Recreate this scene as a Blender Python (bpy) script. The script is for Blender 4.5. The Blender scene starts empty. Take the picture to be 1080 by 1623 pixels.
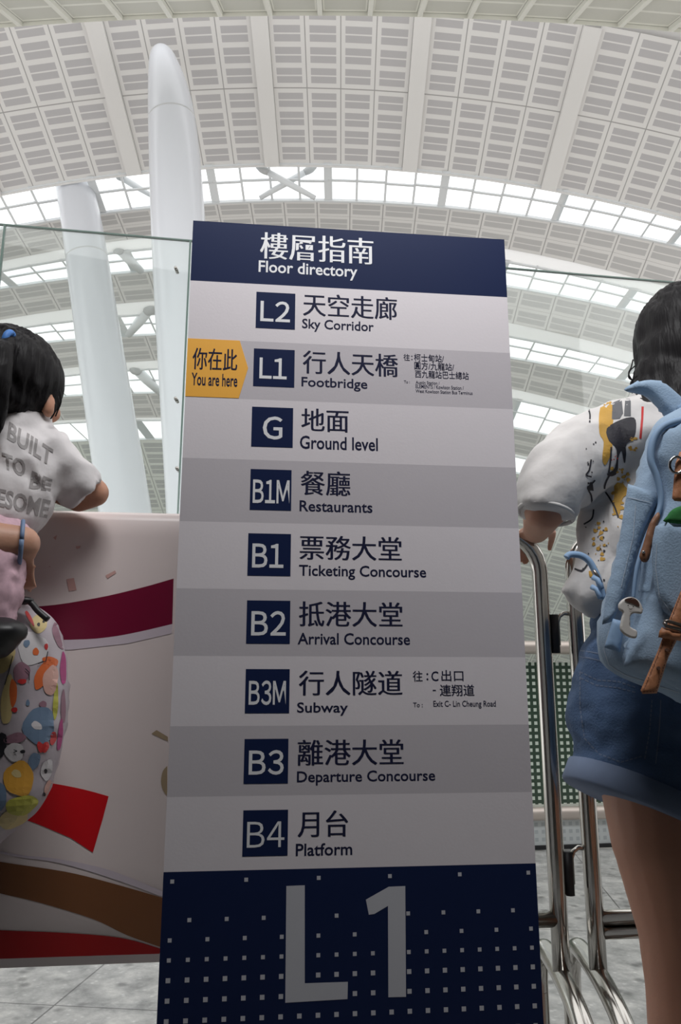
import bpy, bmesh, math, random
import numpy as np
from mathutils import Vector, Matrix, noise
from mathutils.bvhtree import BVHTree
from mathutils.geometry import tessellate_polygon, delaunay_2d_cdt
random.seed(4)
S = bpy.context.scene
COL = S.collection

# ------------------------------------------------------------------ camera, light
F = 1250.0; TH = math.radians(12.6); CT, ST = math.cos(TH), math.sin(TH); H = 0.87
cd = bpy.data.cameras.new('camera'); cam = bpy.data.objects.new('camera', cd); COL.objects.link(cam)
cd.sensor_fit = 'VERTICAL'; cd.sensor_height = 36; cd.lens = F/1623*36; cd.clip_start = .02; cd.clip_end = 400
cam.location = (0, 0, H); cam.rotation_euler = (math.pi/2+TH, 0, 0); S.camera = cam
w = bpy.data.worlds.new('world'); S.world = w; w.use_nodes = True
bg = w.node_tree.nodes['Background']; bg.inputs[0].default_value = (1.0, .99, .985, 1); bg.inputs[1].default_value = 1.5
S.view_settings.view_transform = 'Standard'; S.view_settings.look = 'None'
S.view_settings.gamma = 1; S.view_settings.use_curve_mapping = False; S.view_settings.exposure = 0.1
def area(name, loc, rot, sx, sy, e, col=(1, 1, 1)):
    l = bpy.data.lights.new(name, 'AREA'); l.shape = 'RECTANGLE'; l.size = sx; l.size_y = sy; l.energy = e; l.color = col
    o = bpy.data.objects.new(name, l); COL.objects.link(o); o.location = loc; o.rotation_euler = rot; l.spread = math.radians(110); return o
area('added_overhead_light', (0.14, .42, 2.6), (math.radians(52), 0, 0), 1.1, .4, 15.5)  # added lamp, no fixture there; lights the sign strongest at its top

# ------------------------------------------------------------------ helpers
def R(x, y, D):
    """point at distance D ahead of the camera that the photograph shows at x, y"""
    v = 811.5-y; f = F*CT - v*ST; u = F*ST + v*CT
    return Vector(((x-540)/f*D, D, H+u/f*D))
def rt(x, y):
    v = 811.5-y; f = F*CT - v*ST; return (x-540)/f, (F*ST+v*CT)/f

def M(name, col, rough=.6, metal=0, noise_amt=0, nscale=20, bump=0, bscale=60, spec=.5, sheen=0):
    m = bpy.data.materials.new(name); m.use_nodes = True; nt = m.node_tree; b = nt.nodes['Principled BSDF']
    b.inputs['Base Color'].default_value = (*col, 1); b.inputs['Roughness'].default_value = rough
    b.inputs['Metallic'].default_value = metal; b.inputs['Specular IOR Level'].default_value = spec
    if sheen: b.inputs['Sheen Weight'].default_value = sheen
    tc = nt.nodes.new('ShaderNodeTexCoord')
    if noise_amt:
        n = nt.nodes.new('ShaderNodeTexNoise'); n.inputs['Scale'].default_value = nscale; n.inputs['Detail'].default_value = 5
        nt.links.new(tc.outputs['Object'], n.inputs['Vector'])
        r = nt.nodes.new('ShaderNodeMapRange'); r.inputs['To Min'].default_value = 1-noise_amt; r.inputs['To Max'].default_value = 1+noise_amt
        nt.links.new(n.outputs['Fac'], r.inputs['Value'])
        mx = nt.nodes.new('ShaderNodeVectorMath'); mx.operation = 'SCALE'; mx.inputs[0].default_value = col
        nt.links.new(r.outputs[0], mx.inputs['Scale']); nt.links.new(mx.outputs[0], b.inputs['Base Color'])
    if bump:
        n = nt.nodes.new('ShaderNodeTexNoise'); n.inputs['Scale'].default_value = bscale; n.inputs['Detail'].default_value = 4
        nt.links.new(tc.outputs['Object'], n.inputs['Vector'])
        bp = nt.nodes.new('ShaderNodeBump'); bp.inputs['Strength'].default_value = bump; bp.inputs['Distance'].default_value = .01
        nt.links.new(n.outputs['Fac'], bp.inputs['Height']); nt.links.new(bp.outputs[0], b.inputs['Normal'])
    return m

def mesh_obj(name, verts, faces, m, parent=None, smooth=False):
    me = bpy.data.meshes.new(name); me.from_pydata([tuple(v) for v in verts], [], faces); me.update()
    return link(name, me, m, parent, smooth)
def link(name, me, m, parent=None, smooth=False):
    if not isinstance(m, (list, tuple)): m = [m]
    me.materials.clear()
    for k in m: me.materials.append(k)
    if smooth: me.polygons.foreach_set('use_smooth', [True]*len(me.polygons))
    o = bpy.data.objects.new(name, me); COL.objects.link(o)
    if parent:
        o.parent = parent; o.matrix_parent_inverse = (Matrix.Translation(parent.location) @ parent.rotation_euler.to_matrix().to_4x4()).inverted() if parent.type == 'EMPTY' else Matrix.Identity(4)
    return o
def pl(o, child):   # sub-part under a mesh part that itself carries a parent inverse
    child.parent = o
    return child
def tag(o, label, cat, group=None):
    o['label'] = label; o['category'] = cat
    if group: o['group'] = group
    return o
def struct(o): o['kind'] = 'structure'; return o
def thing(name, label, cat, loc=(0, 0, 0), group=None):
    o = bpy.data.objects.new(name, None); COL.objects.link(o); o.location = loc; o.empty_display_size = .1
    return tag(o, label, cat, group)

class B:   # shape collector
    def __init__(s): s.v = []; s.f = []
    def add(s, vs, fs):
        n = len(s.v); s.v += [Vector(p) for p in vs]; s.f += [[n+i for i in f] for f in fs]; return s
    def box(s, c, size, M3=None):
        c = Vector(c); hx, hy, hz = [q/2 for q in size]
        vs = [Vector((x*hx, y*hy, z*hz)) for x in (-1, 1) for y in (-1, 1) for z in (-1, 1)]
        if M3: vs = [M3 @ p for p in vs]
        return s.add([c+p for p in vs], [(0,1,3,2),(4,6,7,5),(0,4,5,1),(2,3,7,6),(0,2,6,4),(1,5,7,3)])
    def tube(s, pts, r, n=14, caps=True, closed=False):
        pts = [Vector(p) for p in pts]; rs = r if isinstance(r, (list, tuple)) else [r]*len(pts)
        N = len(pts); base = len(s.v); up = None
        for i, p in enumerate(pts):
            t = (pts[min(i+1, N-1)]-pts[max(i-1, 0)]).normalized()
            if up is None: up = Vector((0, 0, 1)) if abs(t.z) < .9 else Vector((0, 1, 0))
            a = t.cross(up).normalized(); up = a.cross(t).normalized()
            for k in range(n):
                q = 2*math.pi*k/n; s.v.append(p+rs[i]*(math.cos(q)*a+math.sin(q)*up))
        for i in range(N-1):
            for k in range(n):
                k2 = (k+1) % n; s.f.append([base+i*n+k, base+i*n+k2, base+(i+1)*n+k2, base+(i+1)*n+k])
        if caps:
            s.f.append([base+k for k in range(n)][::-1]); s.f.append([base+(N-1)*n+k for k in range(n)])
        return s
    def ell(s, c, r, M3=None, nu=20, nv=14):
        c = Vector(c); vs = [Vector((0, 0, r[2]))]; 
        for j in range(1, nv):
            a = math.pi*j/nv
            for k in range(nu):
                q = 2*math.pi*k/nu; vs.append(Vector((r[0]*math.sin(a)*math.cos(q), r[1]*math.sin(a)*math.sin(q), r[2]*math.cos(a))))
        vs.append(Vector((0, 0, -r[2])))
        if M3: vs = [M3 @ p for p in vs]
        fs = [(0, 1+k, 1+(k+1) % nu) for k in range(nu)]
        for j in range(nv-2):
            for k in range(nu):
                a = 1+j*nu+k; b = 1+j*nu+(k+1) % nu; fs.append((a, a+nu, b+nu, b))
        L = len(vs)-1; o = 1+(nv-2)*nu
        fs += [(L, o+(k+1) % nu, o+k) for k in range(nu)]
        return s.add([c+p for p in vs], fs)
    def cap(s, a, b, r0, r1):   # tapered limb with round ends
        a = Vector(a); b = Vector(b); s.ell(a, (r0,)*3); s.ell(b, (r1,)*3); return s.tube([a, b], [r0, r1], 18)
    def chain(s, pts, rs):
        for i in range(len(pts)-1): s.cap(pts[i], pts[i+1], rs[i], rs[i+1])
        return s
    def make(s, name, m, parent=None, smooth=False): return mesh_obj(name, s.v, s.f, m, parent, smooth)

def blob(b, name, m, parent=None, vox=.006, it=6, fold=0, fscale=.08, fseed=0, stretch=(1, 1, 1)):
    """one continuous skin over everything collected in b"""
    me = bpy.data.meshes.new('t'); me.from_pydata([tuple(v) for v in b.v], [], b.f); me.update()
    bm = bmesh.new(); bm.from_mesh(me); bmesh.ops.recalc_face_normals(bm, faces=bm.faces); bm.to_mesh(me); bm.free()
    o = bpy.data.objects.new('t', me); COL.objects.link(o)
    r = o.modifiers.new('r', 'REMESH'); r.mode = 'VOXEL'; r.voxel_size = vox
    q = o.modifiers.new('s', 'SMOOTH'); q.factor = .5; q.iterations = it
    dg = bpy.context.evaluated_depsgraph_get(); ev = o.evaluated_get(dg)
    me2 = bpy.data.meshes.new_from_object(ev); bpy.data.objects.remove(o)
    if fold:
        me2.update()
        nrm = [v.normal.copy() for v in me2.vertices]
        for v, n in zip(me2.vertices, nrm):
            p = Vector((v.co.x*stretch[0], v.co.y*stretch[1], v.co.z*stretch[2]))/fscale + Vector((fseed, 3, 7))
            k = noise.noise(p) + .5*noise.noise(p*2.3); k = 1-abs(k)*2
            v.co += n*fold*k
        me2.update()
    me2.name = name
    return link(name, me2, m, parent, True)

def inflate(name, pts, T, m, parent=None, Rr=.03, back=1.0, step=.008, D=None, wav=0, seed=0, lift=None):
    """soft solid with the outline pts (x, z in metres) around depth D; T = half thickness, edges rounded over Rr"""
    P = [Vector((p[0], p[1])) for p in pts]
    # resample outline
    out = []
    n = len(P)
    for i in range(n):
        a = P[i]; b = P[(i+1) % n]; k = max(1, int((b-a).length/step))
        for j in range(k): out.append(a.lerp(b, j/k))
    xs = [p.x for p in P]; zs = [p.y for p in P]
    A = np.array([(p.x, p.y) for p in out]); Bn = np.roll(A, -1, axis=0)
    gx, gz = np.meshgrid(np.arange(min(xs), max(xs), step), np.arange(min(zs), max(zs), step)); G = np.stack([gx.ravel(), gz.ravel()], 1)
    ins = np.zeros(len(G), bool)
    for a, b in zip(A, Bn):
        c = ((a[1] > G[:, 1]) != (b[1] > G[:, 1]))
        if c.any():
            xi = (b[0]-a[0])*(G[:, 1]-a[1])/(b[1]-a[1]+1e-12)+a[0]; ins ^= c & (G[:, 0] < xi)
    G = G[ins]
    d = np.min(np.hypot(G[:, None, 0]-A[None, :, 0], G[:, None, 1]-A[None, :, 1]), axis=1) if len(G) else np.zeros(0)
    G = G[d > step*.55]; d = d[d > step*.55]
    allp = [Vector(a) for a in A]+[Vector(g) for g in G]; dist = [0.0]*len(A)+list(d)
    nb = len(A)
    r = delaunay_2d_cdt(allp, [], [list(range(nb))], 1, 1e-7)
    vs = r[0]; fs = r[2]; orig = r[3]
    dd = [dist[o[0]] if o else 0 for o in orig]
    h = [T*math.sqrt(max(0, 1-(1-min(q/Rr, 1))**2)) for q in dd]
    Dl = (lambda x, z: D) if lift is None else lift
    N = len(vs); V = []
    for v, q in zip(vs, h):
        wv = wav*noise.noise(Vector((v.x*14+seed, v.y*14, seed)))*min(1, q/T*1.2)
        V.append((v.x, Dl(v.x, v.y)-q-wv, v.y))
    for v, q in zip(vs, h): V.append((v.x, Dl(v.x, v.y)+q*back+.0004, v.y))
    Fc = [list(f) for f in fs]+[[i+N for i in f][::-1] for f in fs]
    edge = {}
    for f in fs:
        for i in range(len(f)):
            e = (f[i], f[(i+1) % len(f)])
            edge[e] = 1
    for (a, b) in list(edge):
        if (b, a) not in edge: Fc.append([b, a, a+N, b+N])
    return mesh_obj(name, V, Fc, m, parent, True)
def ow(px, D): return [(lambda q: (q.x, q.z))(R(x, y, D)) for x, y in px]
def smooth_poly(pts, k=5, closed=True):
    n = len(pts); o = []
    rng = range(n) if closed else range(n-1)
    g = (lambda i: pts[i % n]) if closed else (lambda i: pts[max(0, min(n-1, i))])
    for i in rng:
        p0, p1, p2, p3 = g(i-1), g(i), g(i+1), g(i+2)
        for j in range(k):
            t = j/k
            o.append(tuple(.5*((2*b)+(-a+c)*t+(2*a-5*b+4*c-d)*t*t+(-a+3*b-3*c+d)*t**3) for a, b, c, d in zip(p0, p1, p2, p3)))
    if not closed: o.append(tuple(pts[-1]))
    return o

_font = {}; _raw = {}
def rawglyph(ch, off):
    if (ch, off) not in _raw:
        c = bpy.data.curves.new('t', 'FONT'); c.body = ch; c.offset = off; c.resolution_u = 3
        o = bpy.data.objects.new('t', c); COL.objects.link(o)
        dg = bpy.context.evaluated_depsgraph_get(); me = bpy.data.meshes.new_from_object(o.evaluated_get(dg))
        _raw[(ch, off)] = ([(v.co.x, v.co.y) for v in me.vertices], [list(p.vertices) for p in me.polygons])
        bpy.data.objects.remove(o); bpy.data.meshes.remove(me)
    return _raw[(ch, off)]
def glyphs(s, off=0.0, song=0.0, wide=False):
    """flat outline mesh of a string, normalised to its own ink box (u, v in 0..1)"""
    key = (s, off, song, wide)
    if key in _font: return _font[key]
    if wide and all(ord(q) < 127 for q in s):
        V = []; Fc = []; pen = 0
        for q in s:
            if q == ' ': pen += .24; continue
            v, f = rawglyph(chr(ord(q)+0xFEE0), off); mn = min(p[0] for p in v); mx = max(p[0] for p in v); n = len(V)
            V += [(x-mn+pen, y) for x, y in v]; Fc += [[i+n for i in g] for g in f]
            pen += mx-mn+(.058 if q in "rtkvywTYVcfL/" else .082)
        a = np.array(V); mn = a.min(0); mx = a.max(0); a = (a-mn)/(mx-mn); _font[key] = (a.tolist(), Fc); return _font[key]
    c = bpy.data.curves.new('t', 'FONT'); c.body = s; c.offset = off; c.resolution_u = 3
    o = bpy.data.objects.new('t', c); COL.objects.link(o)
    dg = bpy.context.evaluated_depsgraph_get(); me = bpy.data.meshes.new_from_object(o.evaluated_get(dg))
    V = [(v.co.x, v.co.y) for v in me.vertices]; Fc = [list(p.vertices) for p in me.polygons]
    bpy.data.objects.remove(o); bpy.data.meshes.remove(me)
    if song:
        n = len(V); V2 = []; F2 = []; ks = []
        for k, dx in enumerate((-song, 0, song)):
            V2 += [(x+dx, y) for x, y in V]; ks += [k]*len(V); F2 += [[i+k*n for i in f] for f in Fc]
        V = V2; Fc = F2; a = np.array(V); mn = a.min(0); mx = a.max(0); a = (a-mn)/(mx-mn); _font[key] = ([(p[0], p[1], q*.00007) for p, q in zip(a.tolist(), ks)], Fc); return _font[key]
    a = np.array(V); mn = a.min(0); mx = a.max(0); a = (a-mn)/(mx-mn)
    _font[key] = (a.tolist(), Fc); return _font[key]

class Decal:   # flat shapes given in photograph pixels, laid on a surface
    def __init__(s, hit): s.hit = hit; s.v = []; s.f = []; s.mi = []
    def tris(s, P, T, cell=0, mi=0, lift=0):
        bm = bmesh.new(); vs = [bm.verts.new((p[0], p[1], 0)) for p in P]
        for t in T:
            try: bm.faces.new([vs[i] for i in t])
            except ValueError: pass
        if cell:
            bmesh.ops.triangulate(bm, faces=bm.faces[:])
            for _ in range(6):
                es = [e for e in bm.edges if e.calc_length() > cell]
                if not es: break
                bmesh.ops.subdivide_edges(bm, edges=es, cuts=1); bmesh.ops.triangulate(bm, faces=bm.faces[:])
        bm.verts.index_update(); base = len(s.v); pos = []
        for v in bm.verts: pos.append(s.hit(v.co.x, v.co.y, lift))
        mp = {}
        for i, p in enumerate(pos):
            if p is not None: mp[i] = len(s.v); s.v.append(p)
        for f in bm.faces:
            ii = [v.index for v in f.verts]
            if all(i in mp for i in ii):
                if cell:
                    ds = [s.v[mp[i]] for i in ii]
                    if max((ds[a]-ds[b]).length for a in range(3) for b in range(a)) > cell*.0035: continue
                s.f.append([mp[i] for i in ii]); s.mi.append(mi)
        bm.free(); return s
    def poly(s, pts, cell=0, mi=0, lift=0):
        T = tessellate_polygon([[Vector((p[0], p[1], 0)) for p in pts]])
        return s.tris(pts, T, cell, mi, lift)
    def disc(s, x, y, rx, ry=None, a=0, cell=0, mi=0, lift=0, n=16, wob=0):
        ry = ry or rx; ps = []
        for k in range(n):
            q = 2*math.pi*k/n; w_ = 1+wob*math.sin(3*q+x)+wob*.6*math.sin(5*q+y); c_, s_ = rx*math.cos(q)*w_, ry*math.sin(q)*w_
            ps.append((x+c_*math.cos(a)-s_*math.sin(a), y+c_*math.sin(a)+s_*math.cos(a)))
        return s.poly(ps, cell, mi, lift)
    def line(s, pts, wd, cell=0, mi=0, lift=0):
        for i in range(len(pts)-1):
            a = Vector(pts[i]); b = Vector(pts[i+1]); t = (b-a)
            if t.length < 1e-6: continue
            t.normalize(); n = Vector((-t.y, t.x))*wd/2; a = a-t*wd*.2; b = b+t*wd*.2
            s.poly([tuple(a+n), tuple(b+n), tuple(b-n), tuple(a-n)], cell, mi, lift)
        return s
    def text(s, st, quad, off=0, song=0, cell=0, mi=0, lift=0):   # quad: left-top, right-top, right-bottom, left-bottom
        V, Fc = glyphs(st, off, song); P = []
        lt, rt_, rb, lb = [Vector(q) for q in quad]
        for u, v in V: p = lt.lerp(rt_, u)*v + lb.lerp(rb, u)*(1-v); P.append((p.x, p.y))
        return s.tris(P, Fc, cell, mi, lift)
    def make(s, name, m, parent=None):
        o = mesh_obj(name, s.v, s.f, m, parent)
        o.data.polygons.foreach_set('material_index', s.mi); return o
def plane_hit(p0, n, eps):
    def h(x, y, lift=0):
        d = R(x, y, 1)-Vector((0, 0, H)); o = Vector((0, 0, H))
        t = (p0-n*0-o).dot(n)/d.dot(n); return o+d*t + n*(eps+lift)
    return h
def surf_hit(objs, eps=.0012):
    trees = []
    for o in objs:
        me = o.data; trees.append(BVHTree.FromPolygons([v.co.copy() for v in me.vertices], [list(p.vertices) for p in me.polygons]))
    def h(x, y, lift=0):
        o = Vector((0, 0, H)); d = (R(x, y, 1)-o).normalized(); best = None
        for t in trees:
            r = t.ray_cast(o, d)
            if r[0] is not None and (best is None or r[3] < best[3]): best = r
        if best is None: return None
        n = best[1]
        if n.dot(d) > 0: n = -n
        return best[0] - d*(eps+lift)*.6 + n*(eps+lift)*.7
    return h

# ------------------------------------------------------------------ materials
white_paint = M('white_paint', (.60, .61, .62), .45)
soffit_lit = M('soffit_lit_white', (.85, .85, .84), .5)  # white with translucency mixed in so the soffits look lit by the windows
_nt = soffit_lit.node_tree; _t = _nt.nodes.new('ShaderNodeBsdfTranslucent'); _t.inputs[0].default_value = (.9, .9, .9, 1); _m = _nt.nodes.new('ShaderNodeMixShader'); _m.inputs[0].default_value = .6
_nt.links.new(_nt.nodes['Principled BSDF'].outputs[0], _m.inputs[1]); _nt.links.new(_t.outputs[0], _m.inputs[2]); _nt.links.new(_m.outputs[0], _nt.nodes['Material Output'].inputs[0])
frame_paint = M('window_frame_paint', (.62, .64, .65), .4)
column_paint = M('column_paint', (.62, .64, .68), .2, noise_amt=.02, nscale=.3)
steel = M('brushed_steel', (.50, .485, .455), .17, 1, noise_amt=.06, nscale=40)
rail_steel = M('satin_rail_steel', (.62, .55, .50), .45, .6)
black_metal = M('dark_metal', (.03, .03, .033), .5, .3)

def louver_mat(name, slots, light, dark, fx, fy, dbl=True, sm=.5):
    """panel pattern from the surface's own u, v: one panel per unit, slots along v"""
    m = bpy.data.materials.new(name); m.use_nodes = True; nt = m.node_tree; b = nt.nodes['Principled BSDF']; b.inputs['Roughness'].default_value = .5
    uv = nt.nodes.new('ShaderNodeUVMap'); sp = nt.nodes.new('ShaderNodeSeparateXYZ'); nt.links.new(uv.outputs[0], sp.inputs[0])
    def mt(op, a, b_=None):
        n = nt.nodes.new('ShaderNodeMath'); n.operation = op
        for i, q in enumerate((a, b_)):
            if q is None: continue
            if isinstance(q, (int, float)): n.inputs[i].default_value = q
            else: nt.links.new(q, n.inputs[i])
        return n.outputs[0]
    fu = mt('FRACT', sp.outputs[0]); fv = mt('FRACT', sp.outputs[1])
    du = mt('ABSOLUTE', mt('SUBTRACT', fu, .5)); dv = mt('ABSOLUTE', mt('SUBTRACT', fv, .5))
    inu = mt('LESS_THAN', du, .5-fx)
    sv = mt('FRACT', mt('MULTIPLY', mt('DIVIDE', mt('SUBTRACT', fv, .5-(.5-fy)), 1-2*fy), slots))
    dsv = mt('ABSOLUTE', mt('SUBTRACT', sv, .5)); inv = mt('LESS_THAN', dsv, sm*.72)
    if dbl: inv = mt('MULTIPLY', inv, mt('GREATER_THAN', dsv, .035))
    inv = mt('MULTIPLY', inv, mt('LESS_THAN', dv, .5-fy))
    hole = mt('MULTIPLY', inu, inv)
    seam = mt('MAXIMUM', mt('GREATER_THAN', du, .485), mt('GREATER_THAN', dv, .493))
    mx = nt.nodes.new('ShaderNodeMix'); mx.data_type = 'RGBA'; nt.links.new(hole, mx.inputs[0]); mx.inputs[6].default_value = (*light, 1); mx.inputs[7].default_value = (*dark, 1)
    mx2 = nt.nodes.new('ShaderNodeMix'); mx2.data_type = 'RGBA'; nt.links.new(seam, mx2.inputs[0]); nt.links.new(mx.outputs[2], mx2.inputs[6]); mx2.inputs[7].default_value = (light[0]*.5, light[1]*.5, light[2]*.5, 1)
    nt.links.new(mx2.outputs[2], b.inputs['Base Color']); return m
LG = (.64, .63, .615); DG = (.42, .41, .415)
louver_main = louver_mat('louvre_ceiling_panels', 4, LG, DG, .13, .03, True, .52)
louver_strip = louver_mat('louvre_strip_panels', 1, LG, (.45, .445, .44), .08, .10, True, .56)
louver_low = louver_mat('louvre_low_roof_panels', 3, (.60, .62, .58), (.38, .39, .38), .08, .06, True, .55)

def glass_mat(name, tint, gl=.08, haze=0):
    m = bpy.data.materials.new(name); m.use_nodes = True; nt = m.node_tree; nt.nodes.clear()
    o = nt.nodes.new('ShaderNodeOutputMaterial'); t = nt.nodes.new('ShaderNodeBsdfTransparent'); t.inputs[0].default_value = (*tint, 1)
    g = nt.nodes.new('ShaderNodeBsdfGlossy'); g.inputs['Roughness'].default_value = .01; g.inputs[0].default_value = (1, 1, 1, 1)
    fr = nt.nodes.new('ShaderNodeFresnel'); fr.inputs[0].default_value = 1.45; x = nt.nodes.new('ShaderNodeMixShader')
    ml = nt.nodes.new('ShaderNodeMath'); ml.operation = 'MULTIPLY'; ml.inputs[1].default_value = gl; nt.links.new(fr.outputs[0], ml.inputs[0])
    nt.links.new(ml.outputs[0], x.inputs[0]); nt.links.new(t.outputs[0], x.inputs[1]); nt.links.new(g.outputs[0], x.inputs[2])
    if haze:
        d = nt.nodes.new('ShaderNodeBsdfTranslucent'); d.inputs[0].default_value = (.9, .95, .94, 1); d2 = nt.nodes.new('ShaderNodeBsdfDiffuse'); d2.inputs[0].default_value = (.9, .95, .94, 1)
        x2 = nt.nodes.new('ShaderNodeMixShader'); nt.links.new(d.outputs[0], x2.inputs[1]); nt.links.new(d2.outputs[0], x2.inputs[2]); x3 = nt.nodes.new('ShaderNodeMixShader'); x3.inputs[0].default_value = haze
        nt.links.new(x.outputs[0], x3.inputs[1]); nt.links.new(x2.outputs[0], x3.inputs[2]); nt.links.new(x3.outputs[0], o.inputs[0])
    else: nt.links.new(x.outputs[0], o.inputs[0])
    return m
pane_glass = glass_mat('window_glass', (.97, .99, 1), .3)
rail_glass = glass_mat('balustrade_glass', (.95, .975, .965), 1.0, .055)  # milky haze mixed into the glass to brighten what stands behind it

def tile_floor():
    m = M('granite_floor', (.4, .4, .4), .38); nt = m.node_tree; b = nt.nodes['Principled BSDF']; tc = nt.nodes['Texture Coordinate']
    n1 = nt.nodes.new('ShaderNodeTexNoise'); n1.inputs['Scale'].default_value = 9; n1.inputs['Detail'].default_value = 9; n1.inputs['Roughness'].default_value = .7
    mp = nt.nodes.new('ShaderNodeMapping'); mp.inputs['Rotation'].default_value = (0, 0, math.radians(50)); nt.links.new(tc.outputs['Object'], mp.inputs[0])
    nt.links.new(mp.outputs[0], n1.inputs['Vector'])
    cr = nt.nodes.new('ShaderNodeValToRGB'); e = cr.color_ramp.elements
    e[0].position = .32; e[0].color = (.20, .205, .20, 1); e[1].position = .68; e[1].color = (.62, .62, .59, 1)
    q = e.new(.5); q.color = (.40, .405, .395, 1); nt.links.new(n1.outputs['Fac'], cr.inputs[0])
    v = nt.nodes.new('ShaderNodeTexVoronoi'); v.inputs['Scale'].default_value = 12; v.inputs['Randomness'].default_value = 1; nt.links.new(tc.outputs['Object'], v.inputs['Vector'])
    vr = nt.nodes.new('ShaderNodeValToRGB'); e = vr.color_ramp.elements; e[0].position = .10; e[0].color = (.35, .35, .35, 1); e[1].position = .27; e[1].color = (1, 1, 1, 1)
    nt.links.new(v.outputs['Distance'], vr.inputs[0])
    v2 = nt.nodes.new('ShaderNodeTexVoronoi'); v2.inputs['Scale'].default_value = 34; nt.links.new(tc.outputs['Object'], v2.inputs['Vector'])
    v3 = nt.nodes.new('ShaderNodeValToRGB'); e = v3.color_ramp.elements; e[0].position = .12; e[0].color = (1.3, 1.3, 1.3, 1); e[1].position = .25; e[1].color = (1, 1, 1, 1); nt.links.new(v2.outputs['Distance'], v3.inputs[0])
    a = nt.nodes.new('ShaderNodeMix'); a.data_type = 'RGBA'; a.blend_type = 'MULTIPLY'; a.inputs[0].default_value = .75; nt.links.new(cr.outputs[0], a.inputs[6]); nt.links.new(vr.outputs[0], a.inputs[7])
    a2 = nt.nodes.new('ShaderNodeMix'); a2.data_type = 'RGBA'; a2.blend_type = 'MULTIPLY'; a2.inputs[0].default_value = 1; nt.links.new(a.outputs[2], a2.inputs[6]); nt.links.new(v3.outputs[0], a2.inputs[7])
    br = nt.nodes.new('ShaderNodeTexBrick'); br.offset = 0; br.inputs['Scale'].default_value = 1; br.inputs['Mortar Size'].default_value = .003; br.inputs['Brick Width'].default_value = .9; br.inputs['Row Height'].default_value = .9
    br.inputs['Color1'].default_value = (1, 1, 1, 1); br.inputs['Color2'].default_value = (.94, .94, .94, 1); br.inputs['Mortar'].default_value = (.35, .35, .35, 1)
    mp2 = nt.nodes.new('ShaderNodeMapping'); mp2.inputs['Rotation'].default_value = (0, 0, math.radians(7)); mp2.inputs['Location'].default_value = (.2, .35, 0); nt.links.new(tc.outputs['Object'], mp2.inputs[0]); nt.links.new(mp2.outputs[0], br.inputs['Vector'])
    a3 = nt.nodes.new('ShaderNodeMix'); a3.data_type = 'RGBA'; a3.blend_type = 'MULTIPLY'; a3.inputs[0].default_value = 1; nt.links.new(a2.outputs[2], a3.inputs[6]); nt.links.new(br.outputs[0], a3.inputs[7])
    nt.links.new(a3.outputs[2], b.inputs['Base Color']); return m
granite = tile_floor()

# ------------------------------------------------------------------ floor and hall
struct(B().box((0, -1.0, -.1), (16, 11.4, .2)).make('floor', granite))
low_wall = M('lower_hall_wall', (.50, .52, .47), .7, noise_amt=.1, nscale=.25)
wallm = M('unseen_dark_wall', (.09, .085, .085), .8, noise_amt=.1, nscale=1)
struct(B().box((0, -4.2, 4.0), (16, .3, 8.0)).make('wall_back_unseen', wallm))  # unseen wall behind the camera, added to darken reflections and ambient light
struct(B().box((0, -1.2, 3.6), (16, 6.0, .3)).make('ceiling', M('added_sky_block', (.10, .10, .10), .8)))  # unseen slab overhead, added to block sky light from the foreground
struct(B().box((-8.1, -1, 2.5), (.3, 6.4, 5.0)).make('wall_left_unseen', wallm)); struct(B().box((8.1, -1, 2.5), (.3, 6.4, 5.0)).make('wall_right_unseen', wallm))  # unseen dark side walls, added to close off stray light
struct(B().box((0, 98, -14), (190, .6, 44)).make('wall_far', low_wall))
struct(B().box((0, 50, -13), (190, 96, .5)).make('floor_lower', M('lower_floor_bounce', (.62, .60, .57), .7, noise_amt=.1, nscale=.3)))  # lower floor kept pale as a reflector, bouncing light up to the roof

class Curve:
    def __init__(s, D, smp=None, co=None):
        s.D = D
        if smp: 
            tr = np.array([rt(x, y) for x, y in smp]); co = np.polyfit(tr[:, 0], tr[:, 1], 2)
        s.co = co
    def z(s, X): t = X/s.D; a, b, c = s.co; return H+s.D*(a*t*t+b*t+c)
    def p(s, X): return Vector((X, s.D, s.z(X)))
class Para:   # the same arch carried along the roof's fall
    def __init__(s, c, D, slope): s.c = c; s.D = D; s.k = slope*(D-c.D)
    def p(s, X): return Vector((X, s.D, s.c.z(X)+s.k))
def sheet(name, A, Bc, xs, us, vv, m, thick=.12, span=None, sub=1):
    """ribbon of roof between two arches with u, v; a real slab"""
    V = []; Fc = []; UV = []
    n = len(xs)
    for lay in (0, 1):
        for c in (A, Bc):
            for x in xs: V.append(c.p(x)+Vector((0, 0, thick*lay)))
    for i in range(n-1):
        Fc.append([i, n+i, n+i+1, i+1]); UV.append([(us[i], vv[0]), (us[i], vv[1]), (us[i+1], vv[1]), (us[i+1], vv[0])])
    for i in range(n-1):
        Fc.append([2*n+i, 2*n+i+1, 3*n+i+1, 3*n+i]); UV.append([(.5, .01)]*4)
        Fc.append([n+i, 3*n+i, 3*n+i+1, n+i+1]); UV.append([(.5, .01)]*4)
        Fc.append([i, i+1, 2*n+i+1, 2*n+i]); UV.append([(.5, .01)]*4)
    o = mesh_obj(name, V, Fc, m); uvl = o.data.uv_layers.new(name='UVMap'); k = 0
    for q in UV:
        for u in q: uvl.data[k].uv = u; k += 1
    return o

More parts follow.
